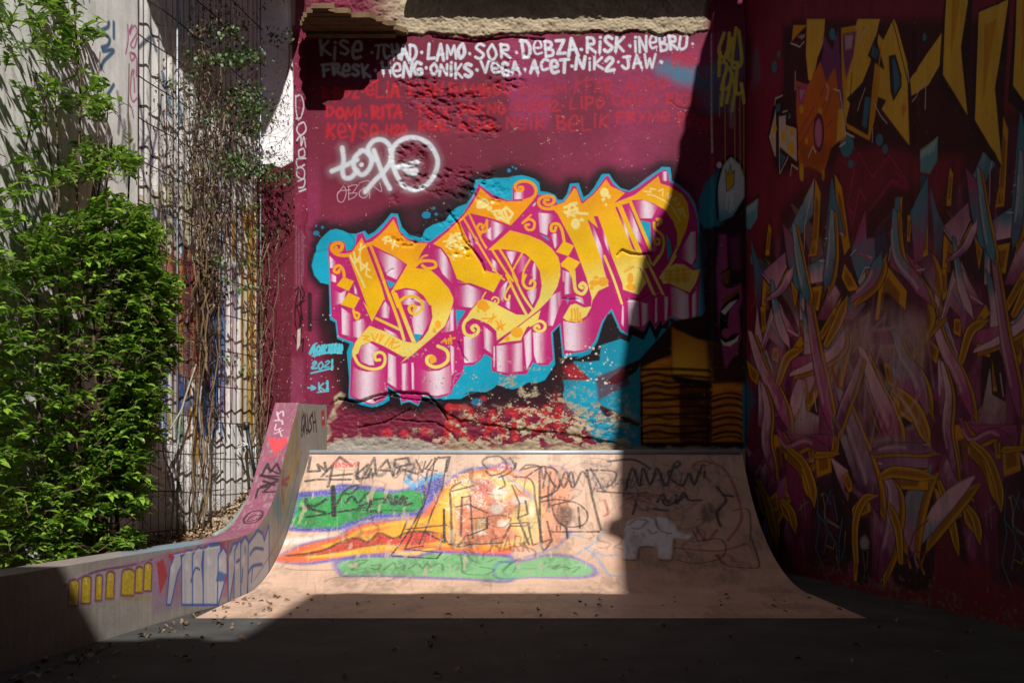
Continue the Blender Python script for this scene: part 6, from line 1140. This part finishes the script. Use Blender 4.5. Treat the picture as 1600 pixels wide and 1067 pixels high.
M_IVY = leafmat('dull_green_leaf', (.035, .075, .025), (.11, .17, .045), .5, .25)
M_DEAD = leafmat('withered_leaf', (.075, .045, .022), (.22, .145, .08), .8, .15)
M_BARK = plain('grey_brown_bark', '#6d5a45', var=.4, scale=30, bump=.8)
M_TWIG = plain('dry_twig', '#8d7558', var=.45, scale=25, bump=.5)
M_TWIGD = plain('dark_twig', '#4d3b2c', var=.45, scale=25, bump=.5)
from mathutils import Euler, Matrix
def leaf_matrix(p, yaw, pitch, roll, s):
    return Matrix.Translation(p) @ Euler((roll, pitch, yaw), 'XYZ').to_matrix().to_4x4() @ Matrix.Scale(s, 4)
class Leaves:
    def __init__(s, L, W, **k): s.v, s.f = leaf_faces(L, W, **k); s.M = []
    def add(s, M): s.M.append(M)
    def mesh(s, name, Ms):
        A = np.array([np.array(m) for m in Ms]); v = np.array(s.v); v4 = np.concatenate([v, np.ones((len(v), 1))], 1)
        P = np.einsum('nij,kj->nki', A, v4)[..., :3].reshape(-1, 3); F3 = []; F4 = []
        for f in s.f: (F3 if len(f) == 3 else F4).append(f)
        k = len(v); offs = np.arange(len(Ms))[:, None, None] * k
        t = (np.array([q for f in F4 for q in ((f[0], f[1], f[2]), (f[0], f[2], f[3]))] + F3)[None] + offs).reshape(-1, 3)
        return npmesh(name, P, t, None, False)

# ------------------------------------------------------------------ big leafy shrub at the left
r = random.Random(41)
shrub = empty('leafy_shrub', (-2.75, 6.4, .34), 'dense bright green leafy shrub rising behind the low side wall', 'shrub')
edge_y = [-40, 40, 120, 170, 215, 260, 300, 350, 400, 450, 500, 560, 620, 660, 700, 760, 800, 850, 875]
edge_x = [135, 146, 158, 180, 210, 214, 212, 236, 258, 272, 282, 276, 262, 246, 238, 228, 216, 226, 215]
lv = Leaves(.066, .027, fold=.22, droop=.22)
stems = []
def lobes(y): return 10 * math.sin(y / 17.0) + 7 * math.sin(y / 6.3 + 1)
sprays = []
while len(sprays) < 3300:
    y = r.uniform(-60, 880); xe = float(np.interp(y, edge_y, edge_x)) + lobes(y)
    x = xe - abs(r.gauss(0, 1)) ** 1.0 * 60 if r.random() < .62 else r.uniform(-60, xe)
    if x < -70: continue
    dens = 1.0 if y > 330 else ((.16 if y < 230 else .6) if x > 120 else .2)
    if vnoise(np.array([x / 26.0]), np.array([y / 26.0]), 9)[0] < (.22 if y > 330 else .47): continue
    if r.random() > dens: continue
    dm = min(6.8, 4.46 / ((CX - x) / FOC + .22)); d = r.uniform(dm - .85, dm); p = px_at(x, y, d)
    if p.z < bank_z(p.x, d) + .05 or p.x > ledx(d) - .1: continue
    sprays.append(p)
tw = MB()
for p in sprays:
    yaw = r.uniform(-1.9, .6) if r.random() < .75 else r.uniform(-3.14, 3.14); up_ = r.uniform(-.1, .9); L = r.uniform(.1, .2)
    dr = Vector((math.cos(yaw) * math.cos(up_), math.sin(yaw) * math.cos(up_), math.sin(up_)))
    q0 = p - dr * L; tw.tube([q0, p - dr * L * .4 + Vector((0, 0, .006)), p], [.003, .0022, .001], 3)
    for i in range(r.randint(5, 8)):
        t = i / 7; c = q0.lerp(p, .25 + .75 * t); lv.add(leaf_matrix(c, yaw + (1 if i % 2 else -1) * r.uniform(.35, 1.1), -up_ * .6 + r.uniform(-.5, .45), r.uniform(-.6, .6), r.uniform(.7, 1.25)))
order = sorted(range(len(lv.M)), key=lambda i: lv.M[i].translation.y - .25 * (lv.M[i].translation.x))
vis = [i for i in order if 60 < CX + FOC * lv.M[i].translation.x / lv.M[i].translation.y < 320 and HY - FOC * (lv.M[i].translation.z - EYE) / lv.M[i].translation.y > 60][:300]; vs = set(vis)
link('foliage', lv.mesh('foliage', [m for i, m in enumerate(lv.M) if i not in vs]), shrub, M_LEAF)['kind'] = 'stuff'
lm_ = lv.mesh('leaf', [Matrix.Identity(4)]); lm_.materials.append(M_LEAF)
for i in vis:
    o = bpy.data.objects.new('leaf', lm_); COL.objects.link(o); o.parent = shrub; o.matrix_parent_inverse = shrub.matrix_basis.inverted(); o.matrix_basis = lv.M[i]
link('twigs', pymesh('twigs', tw.V, tw.F), shrub, M_BARK)['kind'] = 'stuff'
for i in range(9):
    bx, by = -2.75 + r.uniform(-.25, .2), 6.35 + r.uniform(-.3, .3); P = [Vector((bx, by, .3))]; z = .3
    while z < r.uniform(2.6, 4.6): z += .35; bx += r.uniform(-.06, .06); by += r.uniform(-.05, .05); P.append(Vector((bx - .02 * z, by, z)))
    MB().tube(P, [.016 * (1 - .8 * k / len(P)) for k in range(len(P))], 5).build('stem', M_BARK, shrub, True)

# ------------------------------------------------------------------ wire fence
M_RUST = plain('rusty_wire', '#5a3a2a', var=.4, scale=40, bump=.4, rough=.85)
fence = empty('wire_fence', (FX(8.4) + .07, 8.4, .3), 'rusty welded wire fence fixed in front of the paint streaked white wall', 'fence')
ux, uy = .22 / math.hypot(1, .22), 1 / math.hypot(1, .22); nxn, nyn = uy, -ux
def fpt(d, z, off): return Vector((FX(d) + nxn * off, d + nyn * off, z))
r = random.Random(4); OFF = .075; sp = .096
d = 7.46; i = 0
vmesh = None
while d < 9.46:
    off = OFF + .012 * math.sin(d * 9); jx = r.uniform(-.006, .006)
    MB().tube([fpt(d, .28 + r.uniform(0, .05), off), fpt(d + jx, 2.0, off + r.uniform(-.006, .006)), fpt(d - jx, 3.6, off + r.uniform(-.006, .006)), fpt(d + jx * .5, 6.0, off)], .0027, 5).build('upright_wire', M_RUST, fence)
    d += sp * r.uniform(.93, 1.07)
z = .45
while z < 6.0:
    a = [fpt(dd_, z + .012 * math.sin(dd_ * 5 + z) + r.uniform(-.003, .003), OFF + .006 + .012 * math.sin(dd_ * 9)) for dd_ in np.linspace(7.43, 8.75, 9)]
    b_ = [fpt(dd_, z - .035 + .010 * math.sin(dd_ * 4 + z), OFF + .012) for dd_ in np.linspace(8.55, 9.47, 7)]
    MB().tube(a, .0055, 5).build('cross_wire', M_RUST, fence); MB().tube(b_, .0055, 5).build('cross_wire', M_RUST, fence); z += .325
pole = lambda d, off, z0, z1, rr: MB().tube([fpt(d, z0, off), fpt(d, z1, off)], rr, 7)
pole(7.97, .10, .3, 6.0, .007).build('support_rod', M_STEEL, fence, True); pole(9.40, .10, .8, 6.0, .007).build('support_rod', M_STEEL, fence, True)

# ------------------------------------------------------------------ dry creeper on the fence
creeper = empty('dry_creeper', (FX(8.2) + .12, 8.2, .4), 'half dead brown creeper with a few green leaves climbing the wire fence', 'creeper')
r = random.Random(12)
def d_of(px): # depth on the fence plane for a photo column
    k = (px - CX) / FOC; return (-2.533 - .22 * 9.5) / (k - .22)
def on_fence(px, py, off):
    d = d_of(px); p = px_at(px, py, d); return fpt(d, p.z, off)
def wander(x0, y0, x1, y1, n, amp, off):
    P = []; o = off
    for i in range(n + 1):
        t = i / n; o = max(.05, min(.32, o + r.uniform(-.03, .03))); P.append(on_fence(x0 + (x1 - x0) * t + r.gauss(0, amp), y0 + (y1 - y0) * t + r.gauss(0, amp * .8), o))
    return P
for i in range(24):
    xb = r.gauss(298, 6); xt = r.gauss(290, 17); P = wander(xb, r.uniform(800, 850) if i < 8 else r.uniform(440, 640), xt, r.uniform(-20, 330), 16, 5, r.uniform(.06, .2)); rr = r.uniform(.004, .012)
    MB().tube(P, [rr * (1 - .6 * k / len(P)) for k in range(len(P))], 5).build('stem', M_TWIG if i % 3 else M_TWIGD, creeper, True)
for i in range(10):
    P = wander(r.gauss(390, 4), r.uniform(700, 770), r.gauss(392, 5), r.uniform(330, 560), 12, 3, r.uniform(.06, .14)); MB().tube(P, r.uniform(.003, .006), 5).build('stem', M_TWIG, creeper, True)
for s in ('268,838 262,780 250,730 256,690 262,640 285,570', '240,860 250,760 232,700 262,640', '262,850 255,800 262,770 246,720', '300,800 296,700 290,640 300,560 310,470'):
    P = [on_fence(x, y, .13) for x, y in catmull(pts(s), 4)]; o = MB().tube(P, .0075, 6).build('stem', plain('pale_stem', '#a8a49a', var=.3), creeper, True); o['label'] = 'pale bleached stem'
tw = MB()
def tangle(n, fx, fy, ln, rr=.0022):
    for _ in range(n):
        x, y = fx(), fy(); a = r.uniform(0, 6.28); P = []; off = r.uniform(.07, .3)
        for k in range(5):
            P.append(on_fence(min(x, 450), y, off)); a += r.gauss(0, .55); x += math.cos(a) * ln; y += math.sin(a) * ln * .9 + .15 * ln; off = max(.06, off + r.gauss(0, .03))
        tw.tube(P, [rr, rr, rr * .8, rr * .7, rr * .4], 3)
tangle(170, lambda: r.gauss(284, 12), lambda: r.uniform(30, 560), 7); tangle(60, lambda: r.gauss(298, 6), lambda: r.uniform(540, 830), 6); tangle(170, lambda: r.gauss(325, 34), lambda: r.uniform(20, 330), 8); tangle(170, lambda: r.gauss(388, 10), lambda: r.uniform(240, 720), 6); tangle(70, lambda: r.gauss(412, 14), lambda: r.uniform(130, 380), 9, .0016); tangle(120, lambda: r.gauss(240, 16), lambda: r.uniform(120, 420), 8, .0016); tangle(60, lambda: r.gauss(262, 20), lambda: r.uniform(640, 840), 8)
link('twigs', pymesh('twigs', tw.V, tw.F), creeper, M_TWIGD)['kind'] = 'stuff'
dl = Leaves(.035, .018, fold=.5, droop=.5); gl = Leaves(.042, .030, fold=.15, droop=.25)
def scatter(lv_, n, fx, fy, o0=.08, o1=.34, s0=.6, s1=1.2, clump=0):
    for _ in range(n):
        x, y = fx(), fy()
        if clump and vnoise(np.array([x / 13.0]), np.array([y / 17.0]), 44)[0] * .6 + vnoise(np.array([x / 5.0]), np.array([y / 6.0]), 45)[0] * .4 < clump: continue
        p = on_fence(x, y, r.uniform(o0, o1)); lv_.add(leaf_matrix(p, r.uniform(-3.1, 3.1), r.uniform(-.4, 1.3), r.uniform(-1, 1), r.uniform(s0, s1)))
scatter(dl, 480, lambda: r.gauss(282, 11), lambda: r.triangular(0, 560, 150), clump=.5); scatter(dl, 1000, lambda: r.gauss(322, 36), lambda: r.uniform(-20, 300), clump=.52); scatter(dl, 130, lambda: r.gauss(386, 11), lambda: r.uniform(200, 640), .07, .2); scatter(dl, 120, lambda: r.gauss(425, 14), lambda: r.uniform(90, 270), .1, .3, .5, .9); scatter(dl, 160, lambda: r.gauss(245, 14), lambda: r.uniform(90, 330), .07, .2)
for cx_, cy_, sx, sy, n in ((312, 55, 22, 14, 60), (325, 95, 26, 8, 70), (345, 90, 20, 10, 60), (300, 95, 12, 6, 30), (340, 148, 18, 12, 60), (352, 170, 20, 12, 70), (370, 175, 10, 10, 40), (345, 205, 14, 14, 50), (285, 185, 8, 12, 24), (325, 250, 20, 12, 50), (345, 262, 16, 10, 40), (380, 270, 18, 10, 50), (402, 280, 12, 9, 44), (310, 275, 12, 12, 26), (352, 325, 10, 12, 30), (285, 320, 8, 8, 16), (360, 365, 12, 6, 20), (300, 408, 14, 6, 34), (360, 408, 14, 6, 30), (305, 438, 12, 7, 30), (342, 450, 14, 5, 24), (310, 460, 10, 5, 16), (312, 562, 8, 4, 10), (345, 575, 8, 4, 14), (330, 590, 8, 4, 8), (398, 60, 8, 8, 16), (250, 120, 10, 30, 20)):
    scatter(gl, int(n * (2.4 if cy_ < 300 else 1.2)), lambda: r.gauss(cx_, sx * .75), lambda: r.gauss(cy_, sy * .8), .12, .36, .6, 1.15)
link('withered_leaves', dl.mesh('withered_leaves', dl.M), creeper, M_DEAD)['kind'] = 'stuff'
link('green_leaves', gl.mesh('green_leaves', gl.M), creeper, M_IVY)['kind'] = 'stuff'

# ------------------------------------------------------------------ loose things on the bank
ll = Leaves(.05, .03, fold=.4, droop=.3)
for _ in range(1500):
    d = r.uniform(7.0, 9.75); x0, x1 = FX(min(d, 9.5)) + .02, ledx(d) - WT - .02; x = r.uniform(x0, x1)
    if d < 8.2 and r.random() < .6: continue
    ll.add(leaf_matrix(Vector((x, d, bank_z(x, d) + r.uniform(.004, .05))), r.uniform(-3.1, 3.1), r.uniform(-.5, .5), r.uniform(-.6, .6), r.uniform(.6, 1.2)))
props(link('leaf_litter', ll.mesh('leaf_litter', ll.M), None, leafmat('litter_leaf', (.16, .10, .055), (.42, .30, .19), .8, .1)), kind='stuff')
b = MB(); 
for _ in range(160):
    d = r.uniform(8.4, 9.7); x = r.uniform(FX(min(d, 9.5)) + .05, ledx(d) - WT - .02); q = r.uniform(.01, .035); z = bank_z(x, d)
    b.box((x - q, d - q, z - .01), (x + q, d + q, z + q * r.uniform(.6, 1.3)), q * .35)
props(b.build('rubble', plain('pale_rubble', '#b5a791')), kind='stuff')
pp = [Vector((ledx(d) - WT - .035, d, z)) for d, z in ((7.45, .44), (7.75, .47), (8.0, .53), (8.25, .62), (8.5, .72))]
hose = MB().tube(pp, .03, 10).build('grey_pipe', plain('weathered_pipe', '#8f9a92', var=.25, rough=.5), None, True); hose['kind'] = 'thing'; props(hose, 'weathered grey pipe lying along the outer edge of the curved side wall', 'pipe')
rod = empty('dark_rod', (-2.42, 9.2, .8), 'dark metal rod with a capped end leaning by the fence beside the curved wall', 'rod')
M_BLKM = plain('blackened_metal', '#24282a', rough=.45, var=.3, spec=.4)
A = px_at(385, 664, 9.12); Bp = px_at(400, 752, 9.02)
MB().tube([A, A.lerp(Bp, .5), Bp], .018, 10).build('shaft', M_BLKM, rod, True); MB().tube([A + Vector((0, 0, .03)), A + Vector((0, 0, -.05))], .030, 10).build('cap', M_BLKM, rod, True)
bag = MB(); P0 = px_at(383, 693, 9.1)
for _ in range(7):
    P = [P0]; 
    for k in range(4): P.append(P[-1] + Vector((r.uniform(-.03, .03), r.uniform(-.02, .02), r.uniform(-.035, .01))))
    bag.tube(P, [.004, .012, .009, .006, .002], 4)
props(bag.build('plastic_scrap', plain('white_plastic', '#d8d8d6', rough=.4)), 'torn scrap of white plastic snagged on the fence beside the rod', 'litter')

gl_ = Leaves(.05, .028, fold=.35, droop=.3)
for _ in range(260):
    d = r.uniform(3.5, 7.3); x = r.uniform(ledx(d) + .05, GX(d) - .1)
    if r.random() < .5: x = ledx(d) + .05 + abs(r.gauss(0, .25))
    gl_.add(leaf_matrix(Vector((x, d, .012)), r.uniform(-3.1, 3.1), r.uniform(-.3, .3), r.uniform(-.4, .4), r.uniform(.5, 1.1)))
props(link('fallen_leaves', gl_.mesh('fallen_leaves', gl_.M), None, M_DEAD), kind='stuff')
# ------------------------------------------------------------------ timber overhang at the top of the mural wall
over = empty('timber_overhang', (-1.6, 9.7, 5.45), 'weathered timber overhang jutting out above the first written names', 'overhang')
M_WOOD = plain('weathered_timber', '#7a5f42', var=.45, scale=9, bump=.8, bscale=30)
ox = lambda y: (float(np.interp(y, [9.38, 9.4, 9.53, 9.58, 9.7, 9.85, 10], [-1.95, -1.82, -1.56, -1.42, -1.24, -1.15, -1.07])), float(np.interp(y, [9.38, 9.57, 9.8, 10], [-1.93, -2.07, -2.16, -2.125])))
ys_ = np.linspace(9.385, 9.985, 8); r = random.Random(2)
for a_, c_ in zip(ys_, ys_[1:]):
    m = (a_ + c_) / 2; xr, xl = ox(m); z = 5.46 + r.uniform(-.008, .008); P = [(xl, a_ + .004)]
    P += [(xr + r.uniform(-.05, .03), a_ + .004 + (c_ - a_ - .008) * t) for t in (0, .35, .7, 1)] + [(xl + r.uniform(-.01, .02), c_ - .004)]
    MB().prism(P, z, z + .05).build('board', M_WOOD, over)
MB().box((-2.12, 9.86, 5.425), (-1.2, 9.95, 5.449)).build('bearer', M_WOOD, over)
eave = empty('roof_eave', (-2.6, 8.3, 5.9), 'shading roof eave along the top of the whitewashed wall', 'eave')
eo = [(-2.16, 9.84), (-2.10, 9.4), (-2.075, 8.7), (-2.09, 8.3), (-2.32, 7.25), (-2.52, 6.75), (-2.9, 6.6), (-3.4, 6.6), (-3.0, 9.0), (-2.75, 9.84)]
MB().prism([(x + .05, y) for x, y in eo][::-1], 5.94, 6.02).build('soffit', M_WOOD, eave)
